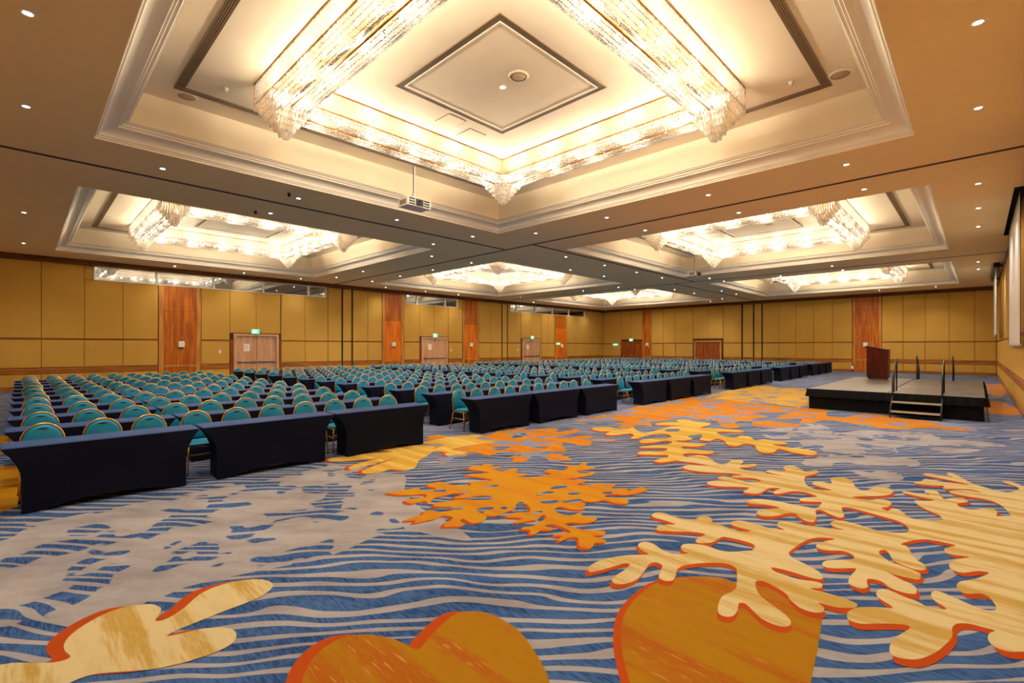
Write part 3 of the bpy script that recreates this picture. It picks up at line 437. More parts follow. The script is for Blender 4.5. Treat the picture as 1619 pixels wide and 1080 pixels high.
m = MB(); ring_strip(m, PROF); me_mould = m.mesh('coffer_moulding', M['mould'])
INS = .46; TT = TOPZ - H
m = MB(); ring_strip(m, [(INS,.312),(INS,TT)]); me_side = m.mesh('coffer_side', M['cream'])
m = MB(); m.add([(-HX+INS,-HY+INS,TT),(HX-INS,-HY+INS,TT),(HX-INS,HY-INS,TT),(-HX+INS,HY-INS,TT)], [(3,2,1,0)]); me_top = m.mesh('coffer_top', M['cream'])
def grille_mesh(L, w=.15):
    m = MB(); m.box(-L/2, L/2, -w/2, w/2, TT-.012, TT+.0, 1)
    m.box(-L/2, L/2, -w/2, -w/2+.014, TT-.020, TT-.001, 0); m.box(-L/2, L/2, w/2-.014, w/2, TT-.020, TT-.001, 0)
    for k in range(4):
        y = -w/2 + .03*(k+1); m.box(-L/2, L/2, y-.006, y+.006, TT-.018, TT-.011, 0)
    return m.mesh('air_grille', [M['grille'], M['ring']])
GX, GY = 4.17, 4.34
me_gx = grille_mesh(2*GX+.15); me_gy = grille_mesh(2*GY-.15)
m = MB(); S = 1.37
for q, (s0, s1, zz, mi) in enumerate(((S, S-.10, TT-.010, 1), (S+.02, S, TT-.016, 0), (S-.10, S-.125, TT-.022, 2))):
    for sgn in (-1, 1):
        m.box(-s0, s0, sgn*s0, sgn*s1, zz, TT-.001, mi); m.box(sgn*s0, sgn*s1, -s1, s1, zz, TT-.001, mi)
me_ring = m.mesh('ceiling_panel_trim', [M['grille'], M['ring'], M['mould']])
m = MB(); m.lathe([(0,TT-.016),(.15,TT-.018),(.15,TT-.004)], 24, mi=0); m.lathe([(.15,TT-.022),(.172,TT-.022),(.19,TT-.001)], 24, mi=1); me_spk = m.mesh('ceiling_speaker', [M['speaker'], M['mould']])
m = MB(); m.box(-.24,.24,-.24,.24,TT-.008,TT-.001,1); m.box(-.225,.225,-.225,.225,TT-.014,TT-.007,0); me_hatch = m.mesh('access_panel', [M['cream'], M['grille']])
m = MB(); m.lathe([(0,-.07),(.03,-.065),(.035,-.03),(.05,-.015),(.05,0)], 12, c=(0,0,TT)); me_det = m.mesh('smoke_detector', M['white'])
CNAMES = [['nearest coffer above the open carpet', 'middle right coffer in front of the stage', 'farthest right coffer'],
          ['near left coffer above the closest rows', 'middle left coffer in the centre of the hall', 'farthest left coffer by the corner']]
for j, y in enumerate(CY):
    for i, x in enumerate(CX):
        c = (x+HX, y+HY, H)
        cof = inst('coffer_moulding', me_mould, ceiling, c)
        inst('coffer_side', me_side, cof); inst('coffer_top', me_top, cof)
        for s in (-1, 1):
            inst('air_grille', me_gx, cof, (0, s*GY, 0)); inst('air_grille', me_gy, cof, (s*GX, 0, 0), (0, 0, R(90)))
        inst('panel_trim', me_ring, cof)
        if j == 0:
            inst('access_panel', me_hatch, cof, (.2, 1.75, 0)); inst('access_panel', me_hatch, cof, (.95, 1.95, 0))
        for (dx, dy, w) in ((-.02, -.46, 'middle'), (-4.0, 4.6, 'left corner'), (3.93, -4.59, 'right corner')):
            if w != 'middle' and (i, j) != (0, 0): continue
            s = inst('ceiling_speaker', me_spk, None, (c[0]+dx, c[1]+dy, H))
            tag(s, 'round loudspeaker at the %s of the %s' % (w, CNAMES[j][i]), 'speaker', 'ceiling speakers')
        if (i, j) == (0, 0):
            for dx, dy, w in ((-3.55, 3.75, 'left'), (3.6, -3.9, 'right')):
                d = inst('smoke_detector', me_det, None, (c[0]+dx, c[1]+dy, H)); tag(d, 'small white smoke detector on the %s side of the nearest coffer' % w, 'detector', 'smoke detectors')
# tracks of the folding walls, flush in the border
def track(x0, x1, y0, y1, par):
    m = MB(); m.box(x0, x1, y0, y1, H-.006, H+.02, 0)
    if x1-x0 > y1-y0: m.box(x0, x1, (y0+y1)/2-.012, (y0+y1)/2+.012, H-.008, H, 1)
    else: m.box((x0+x1)/2-.012, (x0+x1)/2+.012, y0, y1, H-.008, H, 1)
    m.build('folding_wall_track', [M['track'], M['dark']], par)
track(13.56, 13.68, YR, YL, ceiling); track(28.15, 28.27, YR, YL, ceiling)
track(XB, 13.55, 13.56, 13.68, ceiling); track(13.69, 28.14, 12.13, 12.25, ceiling); track(28.28, XF, 13.42, 13.54, ceiling)

# ------------------------------------------------------------------ walls; each wall's own axes: x along it, y up, z out into the hall
def wall_axes(name, side):
    loc, rz = {'left': ((0, YL, 0), 0), 'far': ((XF, 0, 0), -90), 'right': ((0, YR, 0), 180), 'back': ((XB, 0, 0), 90)}[side]
    return loc, (R(90), 0, R(rz))
def on_wall(o, side):
    o.location, o.rotation_euler = wall_axes('', side); return o
PC = {}
def panel(wall, x0, x1, y0, y1, g=.012, name='fabric_panel', mat='fabric', t=.045, ch=.022):
    w, h = round(x1-x0-g, 3), round(y1-y0-g, 3); key = (w, h, mat, t)
    if key not in PC:
        m = MB(); m.pad(-w/2, w/2, -h/2, h/2, .0, t, ch); PC[key] = m.mesh(name, M[mat])
    return inst(name, PC[key], wall, ((x0+x1)/2, (y0+y1)/2, 0))
def strip(wall, x0, x1, y0, y1, t, mat, name):
    m = MB(); m.pad(x0, x1, y0, y1, 0, t, .008); return m.build(name, M[mat], wall)
Z_BASE, Z_R0, Z_R1, Z_MID, Z_TOP, Z_WIN = .15, .70, .94, 2.19, 5.52, 4.885
def columns(wall, seams, top=Z_TOP, door=False, low=True):
    for a, b in zip(seams, seams[1:]):
        if door: panel(wall, a, b, 2.60, top); continue
        panel(wall, a, b, Z_MID+.03, top); panel(wall, a, b, Z_R1+.01, Z_MID-.03)
        if low: panel(wall, a, b, Z_BASE, Z_R0-.01)
def rails(wall, x0, x1):
    strip(wall, x0, x1, Z_R0, Z_R1, .055, 'rail_wood', 'chair_rail')
    strip(wall, x0, x1, Z_MID-.022, Z_MID+.022, .035, 'rail_wood', 'picture_rail')
def pilaster(wall, x0, x1, i0, i1, top=Z_TOP, split=3.62):
    p = strip(wall, x0, i0, 0.0, top, .075, 'frame_wood', 'pilaster')
    strip(p, i1, x1, 0.0, top, .075, 'frame_wood', 'stile'); strip(p, i0, i1, .84, .96, .07, 'frame_wood', 'cross_rail')
    panel(p, i0, i1, split, top, .006, 'veneer_panel', 'wood_red', .05, .006)
    panel(p, i0, i1, .96, split, .006, 'veneer_panel', 'wood_orange' if x0 > 15 else 'wood_red', .05, .006)
    panel(p, i0, i1, .0, .84, .006, 'veneer_panel', 'wood_red', .05, .006)
def pocket(wall, a, b):                        # edge of a stacked folding wall: two dark slots beside narrow panels
    for q, w in ((a, .03), (b, .04)):
        m = MB(); m.box(q-w, q+w, 0, Z_TOP+.02, 0, .02); m.build('folding_wall_slot', M['dark'], wall)
    columns(wall, [a+.04, b-.05]); rails(wall, a+.04, b-.05)

# left wall, with three high windows into a dark booth
WIN = [(2.27, 13.10, [4.60, 7.05, 9.50, 12.02]), (18.80, 23.50, [19.77, 22.30]), (29.30, 40.14, [30.06, 32.50, 34.97, 37.49])]
m = MB(); m.box(XB, XF, 0, 4.89, -.2, 0); m.box(XB, XF, 5.53, 7.0, -.2, 0)
edge = [XB] + [v for w in WIN for v in w[:2]] + [XF]
for k in range(0, len(edge), 2): m.box(edge[k], edge[k+1], 4.89, 5.53, -.2, 0)
wall_l = on_wall(tag(m.build('wall_left', M['wall_back']), kind='structure'), 'left')
columns(wall_l, [XB, -.77, .58, 1.96])
columns(wall_l, [1.96, 3.31, 4.66], Z_WIN); columns(wall_l, [6.47, 7.79], Z_WIN); columns(wall_l, [7.79, 9.10, 10.40], Z_WIN, True)
columns(wall_l, [10.43, 11.80, 13.19], Z_WIN); columns(wall_l, [13.21, 14.08])
pocket(wall_l, 14.14, 14.80)
columns(wall_l, [14.85, 15.88, 16.93]); columns(wall_l, [18.66, 19.96], Z_WIN); columns(wall_l, [19.96, 21.25, 22.55], Z_WIN, True)
columns(wall_l, [22.57, 23.93], Z_WIN); columns(wall_l, [25.68, 27.0, 28.22]); pocket(wall_l, 28.28, 28.92)
columns(wall_l, [28.97, 30.58], Z_WIN); columns(wall_l, [30.6, 31.95, 33.28], Z_WIN, True); columns(wall_l, [33.3, 34.3, 35.28], Z_WIN)
columns(wall_l, [37.12, 38.6, 40.2], Z_WIN); columns(wall_l, [40.22, 41.8, XF-.02])
for a, b in ((1.96, 2.25), (13.115, 13.19), (18.66, 18.785), (23.515, 23.93), (28.97, 29.285), (40.155, 40.2)): panel(wall_l, a, b, Z_WIN, Z_TOP, .008)
for a, b in ((XB, 4.66), (6.47, 7.80), (10.43, 14.08), (14.85, 16.93), (18.66, 19.95), (22.57, 23.93), (25.68, 28.22), (28.97, 30.58), (33.3, 35.28), (37.12, XF-.02)): rails(wall_l, a, b)
pilaster(wall_l, 4.68, 6.45, 4.89, 6.245, Z_WIN); pilaster(wall_l, 16.95, 18.64, 17.1, 18.42); pilaster(wall_l, 23.95, 25.66, 24.14, 25.46); pilaster(wall_l, 35.30, 37.10, 35.48, 36.92, Z_WIN)
# far wall (local x = -Y)
m = MB(); m.box(-YL, -YR, 0, 7.0, -.2, 0); wall_f = on_wall(tag(m.build('wall_far', M['wall_back']), kind='structure'), 'far')
columns(wall_f, [-YL+.05, -27.6, -26.56]); columns(wall_f, [-26.54, -25.3, -24.12], Z_TOP, True)
columns(wall_f, [-23.11, -21.89, -20.62, -18.94]); columns(wall_f, [-18.92, -17.56, -16.2], Z_TOP, True); columns(wall_f, [-16.18, -14.66])
pocket(wall_f, -14.58, -13.67); columns(wall_f, [-13.62, -13.05]); columns(wall_f, [-12.96, -11.7, -10.5, -9.26, -8.02, -6.76]); columns(wall_f, [-4.99, -3.8, -2.61, -1.39, -.16, -YR-.05])
m = MB(); m.box(-13.04, -12.97, 0, Z_TOP, 0, .02); m.build('folding_wall_slot', M['dark'], wall_f)
for a, b in ((-YL+.05, -26.62), (-23.11, -18.98), (-16.14, -14.66), (-13.62, -13.05), (-12.96, -6.74), (-4.99, -YR-.05)): rails(wall_f, a, b)
for a in (-21.89, -20.62): strip(wall_f, a-.04, a+.04, Z_R1, Z_MID, .06, 'rail_wood', 'door_stile')
pilaster(wall_f, -24.10, -23.13, -24.02, -23.21); pilaster(wall_f, -6.72, -5.01, -6.55, -5.15)
# right wall (local x = -X)
m = MB(); m.box(-XF, -XB, 0, 7.0, -.2, 0); wall_r = on_wall(tag(m.build('wall_right', M['wall_back']), kind='structure'), 'right')
columns(wall_r, [-XF+.05, -42.2, -40.9, -39.6, -38.3, -37.0, -35.7, -34.4, -33.1, -31.8, -30.5, -29.2, -27.9]); pocket(wall_r, -27.85, -26.6)
columns(wall_r, [-26.55, -25.2, -23.9, -22.6, -21.3, -20.0, -18.7, -17.4, -16.1, -14.8, -13.5]); columns(wall_r, [-13.5+1.35*k for k in range(12)])
for a, b in ((-XF+.05, -27.9), (-26.55, -XB)): rails(wall_r, a, b)
# back wall, behind the camera (local x = Y)
m = MB(); m.box(YR, YL, 0, 7.0, -.2, 0); wall_b = on_wall(tag(m.build('wall_back', M['wall_back']), kind='structure'), 'back')
columns(wall_b, [YR+.06+1.48*k for k in range(21)]); rails(wall_b, YR+.06, YL-.06)
for side, a, b, gaps in (('left', XB, XF, [(4.66,6.47),(7.8,10.43),(16.93,18.66),(19.95,22.57),(23.93,25.68),(30.58,33.3),(35.28,37.12)]), ('far', -YL, -YR, [(-26.6,-23.1),(-18.95,-16.17),(-6.74,-4.99)]), ('right', -XF, -XB, []), ('back', YR, YL, [])):
    m = MB(); x = a
    for g0, g1 in gaps + [(b, b)]:
        m.pad(x, g0, 0, Z_BASE-.01, 0, .06, .01); x = g1
    on_wall(tag(m.build('baseboard_'+side, M['rail_wood']), kind='structure'), side)
for n, (side, a, b) in enumerate((('left', XB, XF), ('far', -YL, -YR), ('right', -XF, -XB), ('back', YR, YL))):
    m = MB(); m.pad(a, b, 5.535, H, 0, .07, .02); on_wall(tag(m.build('trim_%d' % (n+1), M['cornice']), kind='structure'), side)
# booth behind the windows
m = MB()
m.add([(XB,.201,4.3),(XF,.201,4.3),(XF,3.2,4.3),(XB,3.2,4.3),(XB,.201,6.4),(XF,.201,6.4),(XF,3.2,6.4),(XB,3.2,6.4)], [(0,1,2,3),(7,6,5,4),(2,6,7,3)])
for x in (XB+.01, 13.6, 18.4, 24.0, 28.6, XF-.01): m.box(x-.05, x+.05, .205, 3.2, 4.3, 6.4)
for k in range(7): m.box(3+k*6, 5.2+k*6, 2.4, 3.1, 4.3, 5.25)
booth = tag(m.build('wall_booth', M['booth']), kind='structure'); booth.location = (0, YL, 0)
for n, (a, b, mul) in enumerate(WIN):
    w = on_wall(tag(empty('window_%d' % (n+1)), kind='structure'), 'left')
    z0, z1 = 4.89, 5.53; m = MB()
    m.box(a, b, z0, z0+.035, -.16, .03); m.box(a, b, z1-.035, z1, -.16, .03); m.box(a, a+.05, z0, z1, -.16, .03); m.box(b-.05, b, z0, z1, -.16, .03)
    for q in mul: m.box(q-.045, q+.045, z0, z1, -.14, .02)
    m.build('window_frame', M['white'], w)
    e = [a] + mul + [b]
    for p, q in zip(e, e[1:]):
        m = MB(); m.box(p+.04, q-.04, z0+.03, z1-.03, -.065, -.055); m.build('pane', M['glass'], w)
m = MB(); m.pad(8.0, 8.95, 4.31, 5.28, -.34, -.31, .01); o = m.build('white_board', M['white']); on_wall(o, 'left'); tag(o, 'white board standing behind the glass of the nearest high window', 'board')
LED = MB(); LED.box(-.3, .3, -.04, .04, 0, .03); me_led = LED.mesh('booth_lamp', M['lamp'])
for x, n in ((10.9, 'nearest high window'), (21.5, 'middle high window'), (33.6, 'farthest high window')):
    o = inst('booth_lamp', me_led, None, (x, YL+1.6, 6.3)); tag(o, 'small lit ceiling lamp in the booth behind the %s' % n, 'lamp', 'booth lamps')

# doors
def door(n, side, x0, x1, top, wd, wf, casing=None, bars=True):
    d = on_wall(tag(empty('door_%d' % n), kind='structure'), side); f = .13
    m = MB(); m.box(x0, x0+f, 0, top, 0, .12); m.box(x1-f, x1, 0, top, 0, .12); m.box(x0+f, x1-f, top-f, top, 0, .12); m.build('door_frame', M[wf], d)
    mid = (x0+x1)/2
    for a, b, s in ((x0+f+.01, mid-.006, 1), (mid+.006, x1-f-.01, -1)):
        m = MB(); m.pad(a, b, .01, top-f-.01, 0, .05, .004); l = m.build('door_leaf', M[wd], d)
        if bars:
            m = MB(); z = 1.02
            m.box(a+.06, b-.03, z-.035, z+.035, .08, .115); m.box(a+.06, a+.16, z-.05, z+.05, .045, .12); m.box(b-.13, b-.03, z-.05, z+.05, .045, .12); m.build('push_bar', M['steel'], l)
            if s < 0:
                m = MB(); m.box(a-.05, a+.05, top-f-.17, top-f-.03, .05, .10); m.build('door_latch', M['steel'], l)
        else:
            for z0, z1 in ((.25, 1.0), (1.15, top-f-.15)):
                panel(l, a+.16, b-.16, z0, z1, .0, 'leaf_panel', wd, .07, .015)
            m = MB(); q = b-.08 if s > 0 else a+.08
            m.box(q-.015, q+.015, .95, 1.2, .05, .1); m.build('door_handle', M['brass'], l)
    if casing:
        for a, b in ((x0-casing, x0), (x1, x1+casing)): strip(d, a, b, 0, 2.25, .07, 'wood_dark', 'casing')
    return d
door(1, 'left', 7.97, 10.28, 2.57, 'beech', 'beech_frame', .15); door(2, 'left', 20.10, 22.44, 2.57, 'beech', 'beech_frame', .12); door(3, 'left', 30.74, 33.15, 2.56, 'beech', 'beech_frame', .12)
door(4, 'far', -26.52, -24.12, 2.42, 'wood_dark', 'wood_dark', None, False); door(5, 'far', -18.80, -16.32, 2.43, 'wood_dark', 'frame_wood', None, False)
# ------------------------------------------------------------------ chandeliers: a square ring of crystal in every coffer
RC, RI, RO = 2.83, 2.45, 3.22
def rod(m, x, y, z0, z1, w=.014):
    m.add([(x-w,y,z0),(x,y-w,z0),(x+w,y,z0),(x,y+w,z0),(x-w,y,z1),(x,y-w,z1),(x+w,y,z1),(x,y+w,z1),(x,y,z1-.02)],
          [(4,5,1,0),(5,6,2,1),(6,7,3,2),(7,4,0,3),(5,4,8),(6,5,8),(7,6,8),(4,7,8)])
def curtain_mesh(half, z0, z1, sp=.046):
    m = MB(); n = int(2*half/sp)
    for k in range(n+1): rod(m, -half + 2*half*k/n, 0, z0, z1 - .012*(k % 3))
    return m.mesh('crystal_curtain', M['crystal'])
me_cout = curtain_mesh(RO, -.015, -.385); me_cin = curtain_mesh(RI, -.015, -.385)
def barrel_mesh(half, r=.175):
    m = MB(); n = int(2*half/.045)
    for k in range(n+1):
        x = -half + 2*half*k/n
        m.tube([(x, r*math.cos(a), -.39 + r*math.sin(a)) for a in [math.pi*(1+q/8) for q in range(9)]], .0085, 3, cap=False)
    for q in range(9):
        a = math.pi*(1+q/8); m.tube([(-half, r*math.cos(a), -.39+r*math.sin(a)), (half, r*math.cos(a), -.39+r*math.sin(a))], .008, 3, cap=False)
    return m.mesh('crystal_barrel', M['crystal_beads'])
me_bar = barrel_mesh(2.62)
def pendant_mesh():
    m = MB()
    for k, h in enumerate((.385, .315, .25, .19, .13, .07)):
        n = max(2, round(2*h/.064)); zb = -.50 - .095*k
        for q in range(n):
            s = -h + 2*h*q/n
            for x, y in ((s,-h),(h,s),(-s,h),(-h,-s)): rod(m, x, y, zb+.13 if k else -.36, zb - .012*(q % 2), .024)
    rod(m, 0, 0, -.85, -1.02, .026)
    return m.mesh('corner_pendant', M['crystal_drop'])
me_pen = pendant_mesh()
m = MB(); m.tube([(-2.58,0,-.515),(2.58,0,-.515)], .018, 6)
for k in range(6): m.tube([(-2.5+k,0,-.39),(-2.5+k,0,-.515)], .008, 5)
me_rail = m.mesh('brass_rail', M['brass'])
m = MB()
for h, z in ((RO,0),(RI,0),(RO,-.385),(RI,-.385)):
    for s in (-1,1):
        m.box(-h-.012, h+.012, s*h-.012, s*h+.012, z-.015, z-.001); m.box(s*h-.012, s*h+.012, -h-.012, h+.012, z-.015, z-.001)
for sx in (-1,1):
    for sy in (-1,1):
        for q in (RI, RO): m.box(sx*q-.01, sx*q+.01, sy*q-.01, sy*q+.01, -.385, 0)
me_frame = m.mesh('brass_frame', M['brass'])
m = MB()
for s in (-1, 1): m.box(-RO, RO, s*RI, s*RO, -.028, -.016); m.box(s*RI, s*RO, -RI, RI, -.028, -.016)
me_dim_pan = m.mesh('added_dim_pan', M['pan'])  # pan added above the lamps to darken the overbright ceiling strip between curtains
m = MB(); m.lathe([(.001,-.032),(.02,-.025),(.031,-.006),(.026,.014),(.012,.035),(.010,.06)], 8); me_bulb = m.mesh('bulb', M['bulb'])
def lamp(name, kind, parent, loc, energy, col=WARM, **kw):
    d = bpy.data.lights.new(name, kind); d.energy = energy; d.color = col
    for k, v in kw.items(): setattr(d, k, v)
    o = bpy.data.objects.new(name, d); o.location = loc; return link(o, parent)
def chandelier():
    c = empty('chandelier')
    inst('brass_frame', me_frame, c); inst('added_dim_pan', me_dim_pan, c)
    for k in range(4):
        rz = k*math.pi/2; ca, sa = round(math.cos(rz)), round(math.sin(rz))
        at = lambda x, y, z=0: (x*ca - y*sa, x*sa + y*ca, z)
        tag(inst('crystal_curtain', me_cout, c, at(0, RO), (0,0,rz)), kind='stuff'); tag(inst('crystal_curtain', me_cin, c, at(0, RI), (0,0,rz)), kind='stuff')
        for s in (-1,1):
            b = tag(inst('crystal_barrel', me_bar, c, at(0, RC+s*.19), (0,0,rz)), kind='stuff')
            for q in range(10): inst('bulb', me_bulb, b, (-2.25+.5*q, 0, -.42))
        inst('brass_rail', me_rail, c, at(0, RC), (0,0,rz))
        tag(inst('corner_pendant', me_pen, c, at(RC, RC)), kind='stuff')
        for q in (-2.2, -1.1, 0, 1.1, 2.2): lamp('chandelier_light', 'POINT', c, at(q, RC, -.41), CHANDELIER_W, shadow_soft_size=.055)
    return c
first = None
for j, y in enumerate(CY):
    for i, x in enumerate(CX):
        if first is None: c = first = chandelier()
        else: c = copy_tree(first)
        c.location = (x+HX, y+HY, TOPZ)
        tag(c, 'lit square crystal ring chandelier in the %s' % CNAMES[j][i], 'chandelier', 'crystal chandeliers')

# ------------------------------------------------------------------ recessed downlights
m = MB(); m.lathe([(.045,.02),(.05,-.006),(.075,-.008),(.085,0)], 16); me_dr = m.mesh('trim_ring', M['mould'])
m = MB(); m.lathe([(.001,-.006),(.03,-.005),(.046,.0)], 12); me_dl = m.mesh('lamp_lens', M['lamp'])
STRIPS = [('along the right wall', 0, .0, [2.2, 5.1, 8.05, 10.94, 16.0, 18.83, 21.72, 30.7, 33.6], 'x'),
 ('along the left wall', 0, 27.82, [5.17, 8.21, 11.19, 16.66, 19.83, 22.8, 31.25, 34.37, 37.34, 39.9], 'x'),
 ('on the near side of the long middle track', 0, 12.82, [2.16, 5.09, 8.07, 11.15, 16.5, 19.5, 22.5, 25.32, 34.1, 36.9], 'x'),
 ('on the left side of the long middle track', 0, 14.84, [5.09, 10.93, 19.46, 22.52, 31.13, 34.27, 39.62], 'x'),
 ('left of the two nearest coffers', .05, 0, [1.9, 4.9, 7.98, 11.09, 19.89, 25.76], 'y'),
 ('on the near side of the first cross track', 12.35, 0, [2.03, 4.98, 8.04, 10.9, 16.87, 22.82, 25.81], 'y'),
 ('on the far side of the first cross track', 14.6, 0, [2.03, 5.0, 8.0, 16.87, 19.85, 22.87, 25.88], 'y'),
 ('on the near side of the second cross track', 27.35, 0, [5.06, 10.95, 16.9, 19.72, 25.76], 'y'),
 ('on the far side of the second cross track', 29.15, 0, [4.94, 7.79, 10.83, 16.74], 'y'),
 ('along the far wall', 41.4, 0, [1.98, 4.9, 16.5, 22.45], 'y')]
def downlight(x, y, z, label, k=1.0):
    d = empty('downlight', (x, y, z)); inst('trim_ring', me_dr, d); inst('lamp_lens', me_dl, d)
    tag(d, label, 'downlight', 'recessed ceiling downlights')
    lamp('downlight_beam', 'SPOT', d, (0,0,-.03), DOWNLIGHT_W*k, CLEAR, shadow_soft_size=.05, spot_size=R(125), spot_blend=1.0)
for nm, fx, fy, vals, ax in STRIPS:
    for k, v in enumerate(vals):
        downlight(v if ax == 'x' else fx, fy if ax == 'x' else v, H, 'round downlight %s, %s from %s' % (nm, ORD[k+1], 'the near end' if ax == 'x' else 'the right'), .45 if 'left wall' in nm else 1.0)
downlight(6.27, 6.36, TOPZ-.001, 'small downlight beside the middle loudspeaker of the nearest coffer')

# ------------------------------------------------------------------ classroom tables under fitted covers
TL, FL, TD, TH = 1.865, 1.535, .47, .745
def table_meshes(hi=True):
    top = MB(); sk = MB(); nu, nv = (16, 8) if hi else (6, 4)
    hl, hf = TL/2, FL/2
    # the top: slightly soft edge
    e = .012
    top.add([(-hl,0,TH-e),(hl,0,TH-e),(hl,TD,TH-e),(-hl,TD,TH-e),(-hl+e,e,TH),(hl-e,e,TH),(hl-e,TD-e,TH),(-hl+e,TD-e,TH)],
            [(4,5,6,7),(0,1,5,4),(1,2,6,5),(2,3,7,6),(3,0,4,7)])
    def inset(z):                              # 0 at the top, 1 towards the floor
        t = min(1, (TH-e-z)/.36); return math.sin(t*math.pi/2)**.85
    def fb(front):
        def fn(u, v):
            a = 2*u-1; zb = .085*max(0, 1-(abs(a)/.82)**2.2); z = zb + (TH-e-zb)*v
            k = inset(z); x = a*(hl + (hf-hl)*k)
            y = (-.03*k + .03*(1-a*a)*math.sin(math.pi*v)) if front else TD - .14*k - .03*(1-a*a)*math.sin(math.pi*v)
            return (x, y, z)
        return fn
    sk.grid(fb(True), nu, nv); sk.grid(fb(False), nu, nv, flip=True)
    for s in (-1, 1):
        def fn(u, v, s=s):
            a = 2*u-1; zb = .05*max(0, 1-a*a); z = zb + (TH-e-zb)*v; k = inset(z)
            y0, y1 = -.03*k, TD-.14*k
            return (s*(hl+(hf-hl)*k - .02*(1-a*a)*math.sin(math.pi*v)), y0+(y1-y0)*u, z)
        sk.grid(fn, max(2, nu//4), nv, flip=(s < 0))
    ft = MB()
    ft.lathe([(.001,.0),(.02,.0),(.02,.03),(.001,.035)], 6)
    return top, sk, ft
t_top, t_sk, t_ft = table_meshes()
me_tt, me_ts, me_tf = t_top.mesh('table_top_cover', M['navy_lit_top']), t_sk.mesh('stretch_skirt', M['navy']), t_ft.mesh('foot_cup', M['white'])
t2, s2, f2 = table_meshes(False); lo = MB(); lo.join(t2, mmap=[0]); lo.join(s2, mmap=[1]); me_tlow = lo.mesh('covered_table', [M['navy_lit_top'], M['navy']])
BLOCKS = [0.0, 6.80, 13.70, 21.48, 28.50, 35.42]; ROW0, PITCH = 7.60, 1.455
BN = ['nearest block', 'second block', 'third block', 'fourth block', 'fifth block', 'farthest block']
def rows_of(b): return 11 if b == 0 else 12
for b, s in enumerate(BLOCKS):
    for r in range(rows_of(b)):
        for k, w in enumerate(('left', 'middle', 'right')):
            x = s + FL/2 + 1.905*k + random.uniform(-.008, .008); y = ROW0 + r*PITCH + random.uniform(-.015, .015)
            lab = '%s navy covered table of the %s row from the front, %s' % (w, ORD[r+1], BN[b])
            rz = random.uniform(-.004, .004)
            if math.hypot(x, y) < 16:
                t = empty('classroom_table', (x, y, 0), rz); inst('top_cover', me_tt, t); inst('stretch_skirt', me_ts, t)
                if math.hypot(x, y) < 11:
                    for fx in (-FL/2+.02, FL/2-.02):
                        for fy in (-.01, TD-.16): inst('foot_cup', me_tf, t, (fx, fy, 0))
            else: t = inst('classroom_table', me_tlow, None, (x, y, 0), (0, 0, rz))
            tag(t, lab, 'table', 'navy covered classroom tables')

